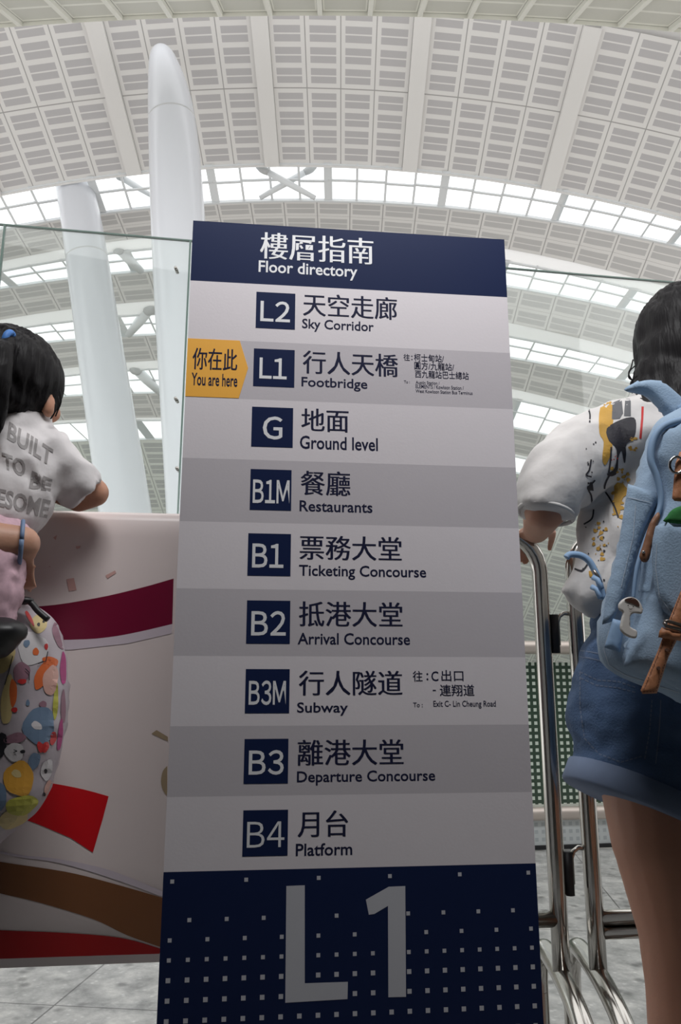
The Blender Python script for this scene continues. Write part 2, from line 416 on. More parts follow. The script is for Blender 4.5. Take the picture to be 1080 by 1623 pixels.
M1 = Curve(30, [(0, 305), (90, 289), (270, 270), (540, 260), (660, 268), (800, 285), (950, 312), (1080, 347)])
M0 = Para(M1, 23.4, -.291)
N1 = Curve(22, [(0, 37), (200, 26), (540, 18), (700, 21), (1080, 45)])
N0 = Para(N1, 15.5, .55)
S1t = Curve(32, [(0, 366), (170, 338), (330, 318), (540, 317), (660, 326), (800, 345), (950, 365), (1080, 388)])
S1b = Curve(34, [(6, 414), (96, 394), (244, 377), (560, 366), (903, 414), (1080, 461)])
S2t = Curve(37, [(6, 459), (105, 439), (244, 431), (818, 457), (932, 479), (1025, 499)])
S2b = Curve(39.3, [(6, 506), (110, 490), (247, 476), (815, 513), (917, 537), (1000, 556)])
S3t = Curve(43, [(57, 546), (119, 539), (249, 530), (815, 570), (1000, 606)])
S3b = Curve(45.5, [(20, 596), (96, 584), (252, 571), (818, 618), (917, 641)])
S4t = Curve(50, [(20, 636), (96, 629), (255, 622), (821, 681), (875, 692), (1000, 722)])
S4b = Curve(53, [(20, 673), (96, 666), (255, 660), (824, 723), (1000, 762)])
S5t = Curve(58, [(20, 706), (99, 700), (258, 696), (826, 752), (1000, 790)])
S5b = Para(S5t, 98, -.40)

def xspan(D, k=.78): return k*D
# main ceiling: groups of four panels with a plain rib between
def ribbed(name, A, Bc, pw, rib, off, m, nv, ngroups, k=4, v0=0):
    xs = []; us = []; segs = []
    g = k*pw+rib; mid = [A, Bc]
    V = []; Fc = []; UV = []
    for i in range(-ngroups, ngroups):
        x0 = off+i*g
        for j in range(k):
            a = x0+j*pw; segs.append((a, a+pw, 0))
        segs.append((x0+k*pw, x0+g, 1))
    rows = 6
    for (a, b, plain) in segs:
        for r in range(rows):
            w0, w1 = r/rows, (r+1)/rows
            q = [A.p(a).lerp(Bc.p(a), w0), A.p(a).lerp(Bc.p(a), w1), A.p(b).lerp(Bc.p(b), w1), A.p(b).lerp(Bc.p(b), w0)]
            if plain: q = [p+Vector((0, 0, -.16)) for p in q]
            n = len(V); V += q; Fc.append([n, n+1, n+2, n+3])
            UV.append([(.07, .02)]*4 if plain else [(0, w0*nv), (0, w1*nv), (.9999, w1*nv), (.9999, w0*nv)])
        if plain:
            for e in (a, b):
                q = [A.p(e), Bc.p(e), Bc.p(e)+Vector((0, 0, -.16)), A.p(e)+Vector((0, 0, -.16))]; n = len(V); V += q; Fc.append([n, n+1, n+2, n+3]); UV.append([(.07, .02)]*4)
    n = len(V)   # upper skin
    a, b = segs[0][0], segs[-1][1]; st = 40
    for i in range(st+1):
        x = a+(b-a)*i/st; V += [A.p(x)+Vector((0, 0, .35)), Bc.p(x)+Vector((0, 0, .35)), Bc.p(x)-Vector((0, 0, .17))]
    for i in range(st):
        k0 = n+3*i; Fc += [[k0, k0+3, k0+4, k0+1], [k0+1, k0+4, k0+5, k0+2]]; UV += [[(.07, .02)]*4]*2
    o = mesh_obj(name, V, Fc, m); uvl = o.data.uv_layers.new(name='UVMap'); kk = 0
    for q in UV:
        for u in q: uvl.data[kk].uv = u; kk += 1
    return struct(o)
ribbed('ceiling', M0, M1, 1.33, .62, -2.65, louver_main, 2, 5)
ribbed('ceiling', N0, N1, 1.50, .16, -.6, louver_mat('louvre_near_panels', 3, (.74, .74, .68), (.56, .56, .51), .05, .03, False, .6), 2, 10, k=1)
def strip(name, A, Bc, pw, rows, m, off=0, k=.8):
    X = k*A.D; n = int(2*X/pw); xs = [off-X+i*pw for i in range(n+1)]
    return struct(sheet(name, A, Bc, xs, list(range(n+1)), (0, rows), m))
strip('ceiling', S1t, S1b, 1.52, 2, louver_strip, .2)
strip('ceiling', S2t, S2b, 1.75, 2, louver_strip, .4)
strip('ceiling', S3t, S3b, 1.9, 2, louver_strip, .1)
strip('ceiling', S4t, S4b, 2.2, 2, louver_strip, .6)
strip('ceiling', S5t, S5b, 2.4, 9, louver_low, .3, 1.1)

wn = [0]
def lerpc(A, Bc, X, w_): return A.p(X).lerp(Bc.p(X), w_)
def windows(A, Bc, w0, pitch, off, big=4, bw=.5, tr=(.42,), mw=.10, k=.7, hideK=None):
    """soffit to w0, then framed glazing down to the next strip"""
    wn[0] += 1; X = k*A.D; n = int(2*X/pitch); xs = [off+(i-n//2)*pitch for i in range(n+1)]
    if w0 > 0:
        class Mid: D = A.D; p = staticmethod(lambda x: lerpc(A, Bc, x, w0))
        struct(sheet('trim_%d' % wn[0], A, Mid, xs, xs, (0, 1), soffit_lit, .02))
    root = bpy.data.objects.new('window_%d' % wn[0], None); COL.objects.link(root); struct(root)
    V = []; Fc = []
    for i, x in enumerate(xs): V += [lerpc(A, Bc, x, w0)+Vector((0, .05, 0)), Bc.p(x)+Vector((0, .05, 0))]
    Fc = [[2*i, 2*i+1, 2*i+3, 2*i+2] for i in range(n)]
    mesh_obj('glass_pane', V, Fc, pane_glass, root)
    b = B()
    for i, x in enumerate(xs):
        wd = bw if i % big == 0 else mw
        for (x_, w_) in ((x, wd),):
            a = lerpc(A, Bc, x_, w0); c = Bc.p(x_); q = []
            for p in (a, c):
                for dx, dy in ((-w_/2, -.1), (w_/2, -.1), (w_/2, .1), (-w_/2, .1)): q.append(p+Vector((dx, dy, 0)))
            b.add(q, [(0,1,5,4),(1,2,6,5),(2,3,7,6),(3,0,4,7)])
    for i in range(n):
        for j, t in enumerate((w0+.015, .985)+tuple(w0+(1-w0)*t_+(.03 if i % 3 == 0 else 0) for t_ in tr)):
            h_ = .06 if j < 2 else .03
            a = lerpc(A, Bc, xs[i], t); c = lerpc(A, Bc, xs[i+1], t); q = []
            for p in (a, c):
                for dz, dy in ((-h_, -.06), (h_, -.06), (h_, .06), (-h_, .06)): q.append(p+Vector((0, dy, dz)))
            b.add(q, [(0,1,5,4),(1,2,6,5),(2,3,7,6),(3,0,4,7)])
    b.make('window_frame', frame_paint, root); return root
windows(M1, S1t, 0, 1.28, -.55, 4, .36)
windows(S1b, S2t, .30, 1.55, .3, 4, .5)
windows(S2b, S3t, .34, 1.8, .0, 4, .6)
windows(S3b, S4t, .22, 2.1, .5, 4, .7)
windows(S4b, S5t, .10, 2.4, -.2, 9, .7, ())

# braces between the roof bands
def brace(px0, px1, D0, D1, r, label, grp):
    a = R(*px0, D0); b = R(*px1, D1); t = (b-a)
    root = thing('diagonal_brace', label, 'brace', tuple(b), grp)
    B().tube([a+t*.22, a+t*.5, b], [r*.8, r*.85, r*.6], 14).make('strut', frame_paint, root, True)
    B().tube([a, a+t*.03, a+t*.10, a+t*.16, a+t*.22], [r*.2, r*.6, r*1.0, r*1.0, r*.8], 14).make('end_joint', M('joint_paint', (.42, .43, .43), .5), root, True)
g = 'diagonal struts in the roof windows'
brace((405, 262), (500, 314), 30.3, 30.9, .17, 'white strut falling to the right in the crossed pair above the blue sign header', g)
brace((503, 262), (412, 314), 30.7, 31.4, .17, 'white strut falling to the left in the crossed pair above the blue sign header', g)
brace((182, 275), (240, 310), 30.4, 31.6, .17, 'white strut in the top clerestory between the two white columns', g)
brace((182, 388), (224, 430), 34.6, 36.6, .30, 'pale strut in the second window band, right of the leaning column', g)
brace((243, 483), (204, 530), 39.8, 42.6, .34, 'pale strut in the third window band, right of the leaning column', g)
brace((208, 578), (256, 624), 46.2, 49.5, .38, 'pale strut in the fourth window band, right of the leaning column', g)

# leaning columns
def column(pts, label):
    P = [R(x, y, D) for x, y, D, r in pts]; rs = [r for *_, r in pts]
    q = smooth_poly([(*p, r) for p, r in zip(P, rs)], 8, False)
    root = thing('leaning_column', label, 'column', tuple(q[-1][:3]))
    B().tube([p[:3] for p in q], [max(p[3], .02) for p in q], 40).make('shaft', column_paint, root, True)
    # joint ring
    k = int(len(q)*.45); t = (Vector(q[k+1][:3])-Vector(q[k][:3])).normalized(); a = Vector(q[k][:3])
    B().tube([a, a+t*.06], q[k][3]*1.004, 40).make('seam_ring', M('seam_paint', (.5, .51, .52), .4), root, True)
column([(254, 74, 24.2, .04), (255, 80, 24.2, .32), (259, 100, 24.2, .52), (268, 150, 24.2, .74), (275, 220, 24.2, .86), (282, 340, 24.2, .92), (290, 480, 24.2, .93), (312, 820, 24.2, .93), (330, 1150, 24.2, .9)],
       'tall white column with a pointed rounded top, just left of the sign')
column([(112, 225, 30.9, .78), (118, 290, 30.9, .82), (132, 370, 30.9, .87), (160, 560, 30.9, .95), (197, 800, 30.9, 1.03), (250, 1150, 30.9, 1.06)],
       'white leaning column further left, seen behind the glass and reaching the ceiling edge')

# ------------------------------------------------------------------ glass balustrade
YB = lambda X: 4.5+.16*X
bal = thing('glass_balustrade', 'tall clear glass balustrade with steel rail and dotted lower panes behind the barriers', 'balustrade', (0, YB(0), 0))
ang = math.atan(.16); RZ = Matrix.Rotation(ang, 3, 'Z'); ca = math.cos(ang)
def frit_mat(name, white, bgc, sx, alpha):
    m = bpy.data.materials.new(name); m.use_nodes = True; nt = m.node_tree; b = nt.nodes['Principled BSDF']; b.inputs['Roughness'].default_value = .25
    tc = nt.nodes.new('ShaderNodeTexCoord'); sp = nt.nodes.new('ShaderNodeSeparateXYZ'); nt.links.new(tc.outputs['Object'], sp.inputs[0])
    def mt(op, a, b_=0):
        n = nt.nodes.new('ShaderNodeMath'); n.operation = op
        for i, q in enumerate((a, b_)):
            if isinstance(q, (int, float)): n.inputs[i].default_value = q
            else: nt.links.new(q, n.inputs[i])
        return n.outputs[0]
    a = mt('LESS_THAN', mt('FRACT', mt('DIVIDE', sp.outputs[0], sx)), .5); c = mt('LESS_THAN', mt('FRACT', mt('DIVIDE', sp.outputs[2], sx)), .5)
    h = mt('MULTIPLY', a, c); mx = nt.nodes.new('ShaderNodeMix'); mx.data_type = 'RGBA'; nt.links.new(h, mx.inputs[0]); mx.inputs[6].default_value = (*bgc, 1); mx.inputs[7].default_value = (*white, 1)
    nt.links.new(mx.outputs[2], b.inputs['Base Color'])
    al = mt('MAXIMUM', h, alpha); nt.links.new(al, b.inputs['Alpha']); return m
frit = frit_mat('dotted_frit_glass', (.62, .70, .62), (.05, .085, .06), .037, .90)
frit2 = frit_mat('dotted_foot_glass', (.55, .60, .62), (.80, .85, .86), .040, .9)
sp_ = 1.065
def pan(X0, X1, z0, z1, name, m, th=.016, dy=0):
    xm = (X0+X1)/2
    return B().box((xm, YB(xm)+dy, (z0+z1)/2), ((X1-X0)/ca-.008, th, z1-z0), RZ).make(name, m, bal)
ztop = 3.54
jx = [-5.18, -3.05, -1.985, -.92, .68, 2.275, 3.87, 5.47]
for i, x0 in enumerate(jx[:-1]):
    sp_ = jx[i+1]-x0
    pan(x0, x0+sp_, 1.02, ztop, 'glass_panel', rail_glass)
    if i >= 3:
        pan(x0, x0+sp_, .235, 1.018, 'dotted_panel', frit, .014); pan(x0, x0+sp_, .02, .15, 'foot_panel', frit2, .014)
for z, r in ((1.10, .038), (.195, .036)):
    B().tube([(-4, YB(-4)-.07, z), (6, YB(6)-.07, z)], r, 20).make('handrail' if z > 1 else 'lower_rail', rail_steel, bal, True)
B().box((1, YB(1)+.0, .011), (11, .05, .02), RZ).make('foot_channel', black_metal, bal)
B().box((1, YB(1)+.0, .16), (11, .03, .012), RZ).make('glazing_bead', black_metal, bal)
edge_m = M('glass_edge', (.22, .33, .29), .3)
B().box((1, YB(1), ztop+.004), (10.2, .017, .008), RZ).make('glass_top_edge', edge_m, bal)
for x, y in ((280, 634), (280, 428), (282, 744)):
    tt = rt(x, y)[0]; D = 4.5/(1-.16*tt); p = R(x, y, D)
    B().tube([p+Vector((0, -.03, 0)), p+Vector((0, .03, 0))], .010, 14).make('glass_clamp', steel, bal, True)
for x in (-1.985, -.92, 2.275):
    B().box((x, YB(x), (1.02+ztop)/2), (.01, .02, ztop-1.02), RZ).make('glass_joint', edge_m, bal)

# ------------------------------------------------------------------ crowd barriers
YR = lambda X: 1.38+.115*X
yaw = math.atan(.115); tX = Vector((math.cos(yaw), math.sin(yaw), 0)); nX = Vector((-math.sin(yaw), math.cos(yaw), 0))
RZ2 = Matrix.Rotation(yaw, 3, 'Z')
def on(X, z, off=0): return Vector((X, YR(X), z))+nX*off
def barrier(Xa, Xb, label, male):
    root = thing('crowd_barrier', label, 'barrier', tuple(on((Xa+Xb)/2, 0)), 'steel crowd barriers')
    r = .0145; top = 1.15; rad = .075; s = 1 if Xb > Xa else -1   # Xa end is the one in view
    pts = [on(Xa, .41)]+[on(Xa, z) for z in (.6, .8, 1.0, top-rad)]
    for k in range(1, 9): q = math.pi/2*k/8; pts.append(on(Xa+s*rad*(1-math.cos(q)), top-rad+rad*math.sin(q)))
    for k in range(9): q = math.pi/2*k/8; pts.append(on(Xb-s*rad*(1-math.sin(q)), top-rad+rad*math.cos(q)))
    pts += [on(Xb, z) for z in (1.0, .8, .41)]
    B().tube(pts, r, 20).make('frame', steel, root, True)
    B().tube([on(Xa, .497), on(Xb, .497)], .0125, 16).make('bottom_rail', steel, root, True)
    if male: B().tube([on(Xa, .474), on(Xb, .474)], .0105, 16).make('bottom_rail', steel, root, True)
    for X in (Xa, Xb):
        up = lambda z, o_: Vector((X, YR(X)+o_, z))
        a = [up(z, .17) for z in (.0, .12, .24, .325)]
        arc = [up(.335+.085*math.sin(q), .10+.07*math.cos(q)) for q in [math.pi/2*k/8 for k in range(9)]]
        fr = [up(.418, .06), up(.412, .01), up(.402, -.04), up(.382, -.10), up(.345, -.16), up(.29, -.20), up(.20, -.225), up(.0, -.235)]
        q = smooth_poly([tuple(p) for p in a+arc+fr], 4, False)
        B().tube(q, .0165, 20).make('foot', steel, root, True)
    if male:
        for z in (1.0, .605):
            p0 = on(Xa, z+.0); q = [p0, p0-tX*.022+Vector((0, 0, .002)), p0-tX*.031-Vector((0, 0, .004)), p0-tX*.035-Vector((0, 0, .015)), p0-tX*.035-Vector((0, 0, .055))]
            B().tube(q, .0042, 10).make('hook', steel, root, True)
    else:
        for z in (.965, .567):
            B().tube([on(Xa+.021, z-.034), on(Xa+.021, z+.034)], .0085, 14).make('hook_sleeve', black_metal, root, True)
            B().box(on(Xa+.014, z), (.012, .006, .06), RZ2).make('sleeve_weld', black_metal, root)
barrier(.362, -1.75, 'steel crowd barrier carrying the printed banner, its end beside the sign', False)
barrier(.424, 2.45, 'steel crowd barrier that the woman with the blue backpack stands at', True)

# ------------------------------------------------------------------ banner
ban = thing('banner', 'pale pink printed banner with dark red and brown ribbons, draped over the crowd barrier', 'banner', tuple(on(-.8, .46, -.03)))
pinkm = M('banner_vinyl', (.74, .645, .63), .38, noise_amt=.02, nscale=3, bump=.05, bscale=6)
BO = -.020
V = []; Fc = []; NX = 60
prof = [(.462, -.022), (.6, -.0215), (.8, -.0205), (1.0, -.020), (1.12, -.0195), (1.15, -.018), (1.162, -.012), (1.168, 0), (1.162, .012), (1.14, .019), (1.0, .02), (.8, .02)]
XL, XR_ = -1.65, -.215
for lay in (0, 1):
    for i in range(NX+1):
        X = XL+(XR_-XL)*i/NX
        for (z, o_) in prof:
            o2 = o_ + lay*(.0012 if o_ < 0 else -.0012); p = on(X, z-lay*.0008, o2); V.append(p)
m_ = len(prof); half = (NX+1)*m_
for lay in (0, 1):
    for i in range(NX):
        for j in range(m_-1):
            a = lay*half+i*m_+j; f = [a, a+m_, a+m_+1, a+1]; Fc.append(f if lay == 0 else f[::-1])
for i in range(NX):
    for j in (0, m_-1): a = i*m_+j; Fc.append([a, a+half, a+half+m_, a+m_])
for i in (0, NX):
    for j in range(m_-1): a = i*m_+j; Fc.append([a, a+1, a+1+half, a+half])
cloth = mesh_obj('banner_cloth', V, Fc, pinkm, ban, True)
def bh(x, y, lift=0):
    p0 = on(0, 0, -.0205); d_ = R(x, y, 1)-Vector((0, 0, H)); o_ = Vector((0, 0, H)); t = (p0-o_).dot(nX)/d_.dot(nX); p = o_+d_*t
    X = min(max(p.x, XL), XR_); z = min(max(p.z, .463), 1.14); off = np.interp(z, [a[0] for a in prof[:6]], [a[1] for a in prof[:6]])-.0008-lift
    return on(X+off*nX.x*0, z, float(off))
MERGE = []
bmats = [M('print_maroon', (.17, .003, .03), .35), M('print_red', (.62, .006, .012), .35), M('print_brown', (.19, .075, .03), .4),
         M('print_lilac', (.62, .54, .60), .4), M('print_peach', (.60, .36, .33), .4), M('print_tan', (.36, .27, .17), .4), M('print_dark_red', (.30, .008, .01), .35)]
LB = -60
d = Decal(bh); c_ = 0
d.poly(smooth_poly([(LB, 962), (60, 961), (150, 948), (220, 932), (273, 917)], 4, False)+smooth_poly([(271, 989), (220, 1001), (170, 1010), (110, 1014), (LB, 1016)], 4, False), c_, 0)
MERGE.append((cloth, d.make('printed_ribbon', bmats)))
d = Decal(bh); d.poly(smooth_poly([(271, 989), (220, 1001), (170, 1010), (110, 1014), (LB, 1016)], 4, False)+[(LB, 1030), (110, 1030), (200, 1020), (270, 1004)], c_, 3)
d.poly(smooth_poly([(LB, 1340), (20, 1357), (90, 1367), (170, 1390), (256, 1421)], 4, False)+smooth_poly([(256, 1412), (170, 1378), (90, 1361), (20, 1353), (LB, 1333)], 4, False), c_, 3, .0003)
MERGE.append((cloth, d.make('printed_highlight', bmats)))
d = Decal(bh); d.poly(smooth_poly([(40, 1236), (84, 1242), (130, 1251), (170, 1262)], 3, False)+[(160, 1300), (145, 1351)]+smooth_poly([(110, 1328), (50, 1303), (20, 1295)], 3, False), c_, 1)
MERGE.append((cloth, d.make('printed_ribbon', bmats)))
d = Decal(bh); d.poly(smooth_poly([(LB, 1355), (0, 1366), (100, 1381), (170, 1398), (257, 1423)], 4, False)+smooth_poly([(254, 1501), (200, 1482), (145, 1456), (60, 1430), (0, 1416), (LB, 1400)], 4, False), c_, 2)
MERGE.append((cloth, d.make('printed_ribbon', bmats)))
d = Decal(bh); d.poly(smooth_poly([(LB, 1470), (0, 1474), (100, 1478), (190, 1486), (252, 1503)], 4, False)+[(251, 1511), (120, 1515), (LB, 1521)], c_, 6)
MERGE.append((cloth, d.make('printed_ribbon', bmats)))
d = Decal(bh)
for q in ([(103, 918), (115, 916), (119, 935), (107, 937)], [(165, 912), (180, 904), (182, 908), (168, 917)], [(118, 866), (126, 865), (124, 869), (119, 870)], [(84, 812), (100, 810), (101, 820), (86, 819)], [(82, 852), (88, 848), (86, 856)], [(75, 898), (77, 897), (78, 899)]): d.poly(q, c_, 4)
d.poly([(238, 1163), (246, 1157), (264, 1168), (264, 1175)], c_, 5); d.poly(smooth_poly([(263, 1214), (256, 1222), (253, 1238), (256, 1252), (263, 1262)], 3, False), c_, 5)
MERGE.append((cloth, d.make('printed_confetti', bmats)))

# ------------------------------------------------------------------ the floor directory sign
pL = Vector((-.2087*1.075, 1.075, 0)); pR = Vector((.2305*1.127, 1.127, 0)); uS = (pR-pL).normalized(); nS = Vector((uS.y, -uS.x, 0)); WS = (pR-pL).length
zT = 1.565
sign = thing('floor_directory_sign', 'tall free-standing floor directory board with navy header and grey rows, in the centre', 'sign', tuple((pL+pR)/2))
def SP(u, z, e=0): return pL+uS*u+Vector((0, 0, z))+nS*e
def sbox(u0, u1, z0, z1, e0, e1, name, m, parent=sign):
    c = [SP(u, z, e) for u in (u0, u1) for e in (e0, e1) for z in (z0, z1)]
    return mesh_obj(name, c, [(0,1,3,2),(4,6,7,5),(0,4,5,1),(2,3,7,6),(0,2,6,4),(1,5,7,3)], m, parent)
navy = M('navy_print', (.010, .018, .062), .4, noise_amt=.05, nscale=6, spec=.12); light_b = M('light_grey_print', (.68, .635, .665), .48, noise_amt=.02, nscale=8, bump=.02, bscale=300, spec=.3)
dark_b = M('mid_grey_print', (.515, .48, .51), .48, noise_amt=.02, nscale=8, bump=.02, bscale=300, spec=.3); ink = M('dark_blue_ink', (.014, .016, .045), .5, spec=.1); wht = M('white_print', (.72, .72, .74), .5)
amber = M('amber_print', (.86, .42, .05), .45); dot_m = M('pale_dot_print', (.50, .50, .54), .5)
sbox(0, WS, .03, zT, -.03, 0, 'board', M('board_edge', (.45, .45, .47), .4, .2))
sbox(-.04, WS+.04, 0, .03, -.16, .13, 'foot_plate', M('foot_plate_steel', (.2, .2, .21), .4, .7))
sh = plane_hit(pL.copy(), nS, .0)
def uz(x, y): p = sh(x, y); return (p-pL).dot(uS), p.z
def band(y0, y1, name, m, x=285):
    zb = uz(x, y1)[1]; zt = zT-.0004 if y0 is None else uz(x, y0)[1]
    return sbox(0, WS, zb, zt, -.001, .0008, name, m)
def sT(parent, items, m, e=.0010, name='lettering', off=.015, song=0, wide=False):
    d = Decal(None)
    for (s, xl, xr, yt, yb) in items:
        xm = (xl+xr)/2; zt = uz(xm, yt)[1]; zb = uz(xm, yb)[1]; ul = uz(xl, (yt+yb)/2)[0]; ur = uz(xr, (yt+yb)/2)[0]
        Vv, Ff = glyphs(s, off, song, wide); n = len(d.v)
        for p_ in Vv: d.v.append(SP(ul+(ur-ul)*p_[0], zb+(zt-zb)*p_[1], e+(p_[2] if len(p_) > 2 else 0)))
        d.f += [[i+n for i in f] for f in Ff]; d.mi += [0]*len(Ff)
    return d.make(name, m, parent)
hd = band(None, 444, 'header_band', navy)
sT(hd, [('樓層指南', 412.5, 592, 373.5, 415)], wht, song=.018, off=-.004); sT(hd, [('Floor directory', 410, 566.6, 417.5, 441.5)], wht)
rows = [(444, 536, 0), (536, 629, 1), (629, 725.5, 0), (725.5, 826, 1), (826, 932.5, 0), (932.5, 1039.5, 1), (1039.5, 1151, 0), (1151, 1263, 1), (1263, 1381.5, 0)]
data = [
 (('L2', 413, 460, 478, 510.5), (406, 468, 464.5, 521.5), [('天空走廊', 480.6, 629.4, 468.5, 504)], [('Sky Corridor', 479, 592.5, 508, 528)]),
 (('L1', 411.5, 454.7, 568, 601), (402, 467, 554, 613.5), [('行人天橋', 480, 631, 559, 595)], [('Footbridge', 478, 582.5, 599.7, 619.5)]),
 (('G', 416.7, 447.8, 660.5, 697), (399, 464.5, 646, 709), [('地面', 477.8, 552.8, 648.5, 684.5)], [('Ground level', 475.5, 599, 692.5, 713.5)]),
 (('B1M', 401, 459, 761, 798), (396.7, 462, 744.5, 809), [('餐廳', 476.7, 555.5, 747, 785.5)], [('Restaurants', 475, 590.5, 794.5, 812)]),
 (('B1', 400, 449.5, 862, 900), (393, 461, 846, 913), [('票務大堂', 475, 636.7, 850, 888)], [('Ticketing Concourse', 474, 675.6, 896.7, 919.5)]),
 (('B2', 398.5, 453.3, 968.4, 1007.4), (391, 460, 952, 1020.4), [('抵港大堂', 474, 638, 954, 993)], [('Arrival Concourse', 472, 650, 1003.5, 1022)]),
 (('B3M', 394.6, 453.3, 1078.5, 1117.5), (389, 459, 1060.5, 1130.5), [('行人隧道', 473.7, 638, 1063, 1102)], [('Subway', 471, 551.6, 1113, 1134.5)]),
 (('B3', 394.6, 450, 1188.7, 1228), (387, 457, 1171, 1242), [('離港大堂', 472, 639.7, 1172, 1212.4)], [('Departure Concourse', 470.8, 690, 1221, 1244)]),
 (('B4', 391.7, 451, 1302, 1342.7), (385, 456.4, 1283.7, 1356.7), [('月台', 472, 552, 1284.5, 1326)], [('Platform', 469, 558.5, 1336, 1356)])]
rowo = []
for (y0, y1, k), (bt, bb, cj, en) in zip(rows, data):
    rw = band(y0, y1, 'directory_row', dark_b if k else light_b); rowo.append(rw)
    xl, xr, yt, yb = bb; ym = (yt+yb)/2; xm = (xl+xr)/2
    bd = sbox(uz(xl, ym)[0], uz(xr, ym)[0], uz(xm, yb)[1], uz(xm, yt)[1], 0, .0011, 'level_badge', navy, rw)
    sT(rw, [bt], wht, .0013, 'badge_lettering', off=.014 if bt[0] != 'B4' else .0, wide=True); sT(rw, cj, ink, song=.018, off=-.004); sT(rw, en, ink)
sT(rowo[1], [('往', 639.8, 649.8, 561.5, 572), ('：'[:0]+':', 652, 654, 564, 571), ('柯士甸站/', 656.4, 703.7, 562, 574), ('圓方/九龍站/', 656.9, 719.9, 575, 587), ('西九龍站巴士總站', 658, 743, 588.5, 600.5)], ink, off=0, song=.01)
sT(rowo[1], [('To :', 640.5, 649.5, 603.5, 608), ('Austin Station /', 659, 697, 604.5, 609.5), ('ELEMENTS / Kowloon Station /', 659, 735, 611, 617), ('West Kowloon Station Bus Terminus', 659, 749, 619, 624.5)], ink, off=.01)
sT(rowo[6], [('往', 654.4, 670, 1063.5, 1080), (':', 676, 679, 1067, 1078), ('出口', 699.6, 734.6, 1062, 1079.5), ('連翔道', 697, 752, 1085, 1103)], ink, off=0, song=.01)
sT(rowo[6], [('C', 683.8, 695, 1064, 1079.7), ('-', 686, 691, 1093.3, 1095.3), ('To :', 655, 670, 1113.5, 1121), ('Exit C- Lin Cheung Road', 687, 786, 1110.5, 1123)], ink, off=.012)
# you-are-here tag
tg = [(293.7, 535.8), (380.3, 539.8), (393.5, 583.8), (378.7, 629.2), (289.2, 626.6)]
tu = [uz(*p) for p in tg]; tu[0] = (0, uz(285, 536)[1]); tu[4] = (0, uz(285, 628)[1]); tu[1] = (tu[1][0], tu[0][1]); tu[3] = (tu[3][0], tu[4][1])
Vt = [SP(u, z, .0006) for u, z in tu]+[SP(u, z, .0012) for u, z in tu]
tago = mesh_obj('location_arrow', Vt, [[4, 3, 2, 1, 0], [5, 6, 7, 8, 9]]+[[i, (i+1) % 5, (i+1) % 5+5, i+5] for i in range(5)], amber, sign); tago['label'] = 'amber you-are-here arrow'
sT(tago, [('你在此', 305.4, 376.6, 553, 587)], ink, .0014, song=.018, off=-.004); sT(tago, [('You are here', 303.8, 376.6, 592.5, 612.5)], ink, .0014)
# navy foot with big letters and the dot grid
zb0 = uz(285, 1381.5)[1]
ft = sbox(0, WS, .032, zb0, -.001, .0008, 'navy_foot', navy)
c4 = lambda x, y: (240+x/1.7143, 1240+y/1.7143)
d = Decal(lambda x, y, l=0: sh(x, y)+nS*.0011)
d.poly([c4(*p) for p in [(367, 281), (417, 279), (417, 545), (534, 541), (533, 588), (364, 598)]])
d.poly([c4(*p) for p in [(583, 318), (645, 283), (690, 281), (692, 582), (644, 583), (643, 335), (606, 357), (591, 359)]])
MERGE.append((ft, d.make('large_lettering', dot_m)))
u00, z00 = uz(*c4(57, 269)); u20 = uz(*c4(1024, 241))[0]; du = (u20-u00)/20; z4 = uz(*c4(54, 483))[1]; dz = (z00-z4)/4
Lp = [uz(*c4(*p)) for p in [(364, 278), (420, 598), (534, 538)]]; Op = [uz(*c4(*p)) for p in [(585, 278), (693, 585)]]
dd = Decal(None)
for j in range(0, 14):
    for i in range(21):
        if j in (1,): continue
        if j == 0 and i % 4: continue
        if j == 2 and (i % 2 == 0 or i == 11): continue
        if j == 3 and i % 2: continue
        u = u00+i*du; z = z00-j*dz; s_ = .0024 if j < 5 else .0028
        if z < .04: continue
        if Lp[0][0] < u < Lp[1][0] and Lp[1][1] < z < Lp[0][1]: continue
        if Lp[0][0] < u < Lp[2][0] and Lp[1][1] < z < Lp[2][1]+.002: continue
        if uz(*c4(640, 400))[0]-.003 < u < Op[1][0]-.002 and Op[1][1] < z < Op[0][1]: continue
        n = len(dd.v); dd.v += [SP(u+a*s_, z+b*s_, .0011) for a, b in ((-1, -1), (1, -1), (1, 1), (-1, 1))]; dd.f.append([n, n+1, n+2, n+3]); dd.mi.append(0)
MERGE.append((ft, dd.make('dot_pattern', dot_m)))
# ------------------------------------------------------------------ people
def hair_mat(name, col):
    m = M(name, col, .55, spec=.18); nt = m.node_tree; b = nt.nodes['Principled BSDF']; tc = nt.nodes['Texture Coordinate']
    mp = nt.nodes.new('ShaderNodeMapping'); mp.inputs['Scale'].default_value = (170, 120, 9); nt.links.new(tc.outputs['Object'], mp.inputs[0])
    n = nt.nodes.new('ShaderNodeTexNoise'); n.inputs['Scale'].default_value = 1; n.inputs['Detail'].default_value = 4; nt.links.new(mp.outputs[0], n.inputs['Vector'])
    bp = nt.nodes.new('ShaderNodeBump'); bp.inputs['Strength'].default_value = .6; bp.inputs['Distance'].default_value = .004; nt.links.new(n.outputs['Fac'], bp.inputs['Height']); nt.links.new(bp.outputs[0], b.inputs['Normal'])
    return m
def skin_mat(name, col):
    m = M(name, col, .5, noise_amt=.07, nscale=25, bump=.05, bscale=200); b = m.node_tree.nodes['Principled BSDF']
    b.inputs['Subsurface Weight'].default_value = .12; b.inputs['Subsurface Radius'].default_value = (.02, .008, .004); b.inputs['Subsurface Scale'].default_value = .3
    return m
skin = skin_mat('skin_warm', (.42, .205, .135)); skin2 = skin_mat('skin_child', (.50, .25, .16)); skin3 = skin_mat('skin_adult', (.52, .28, .19))
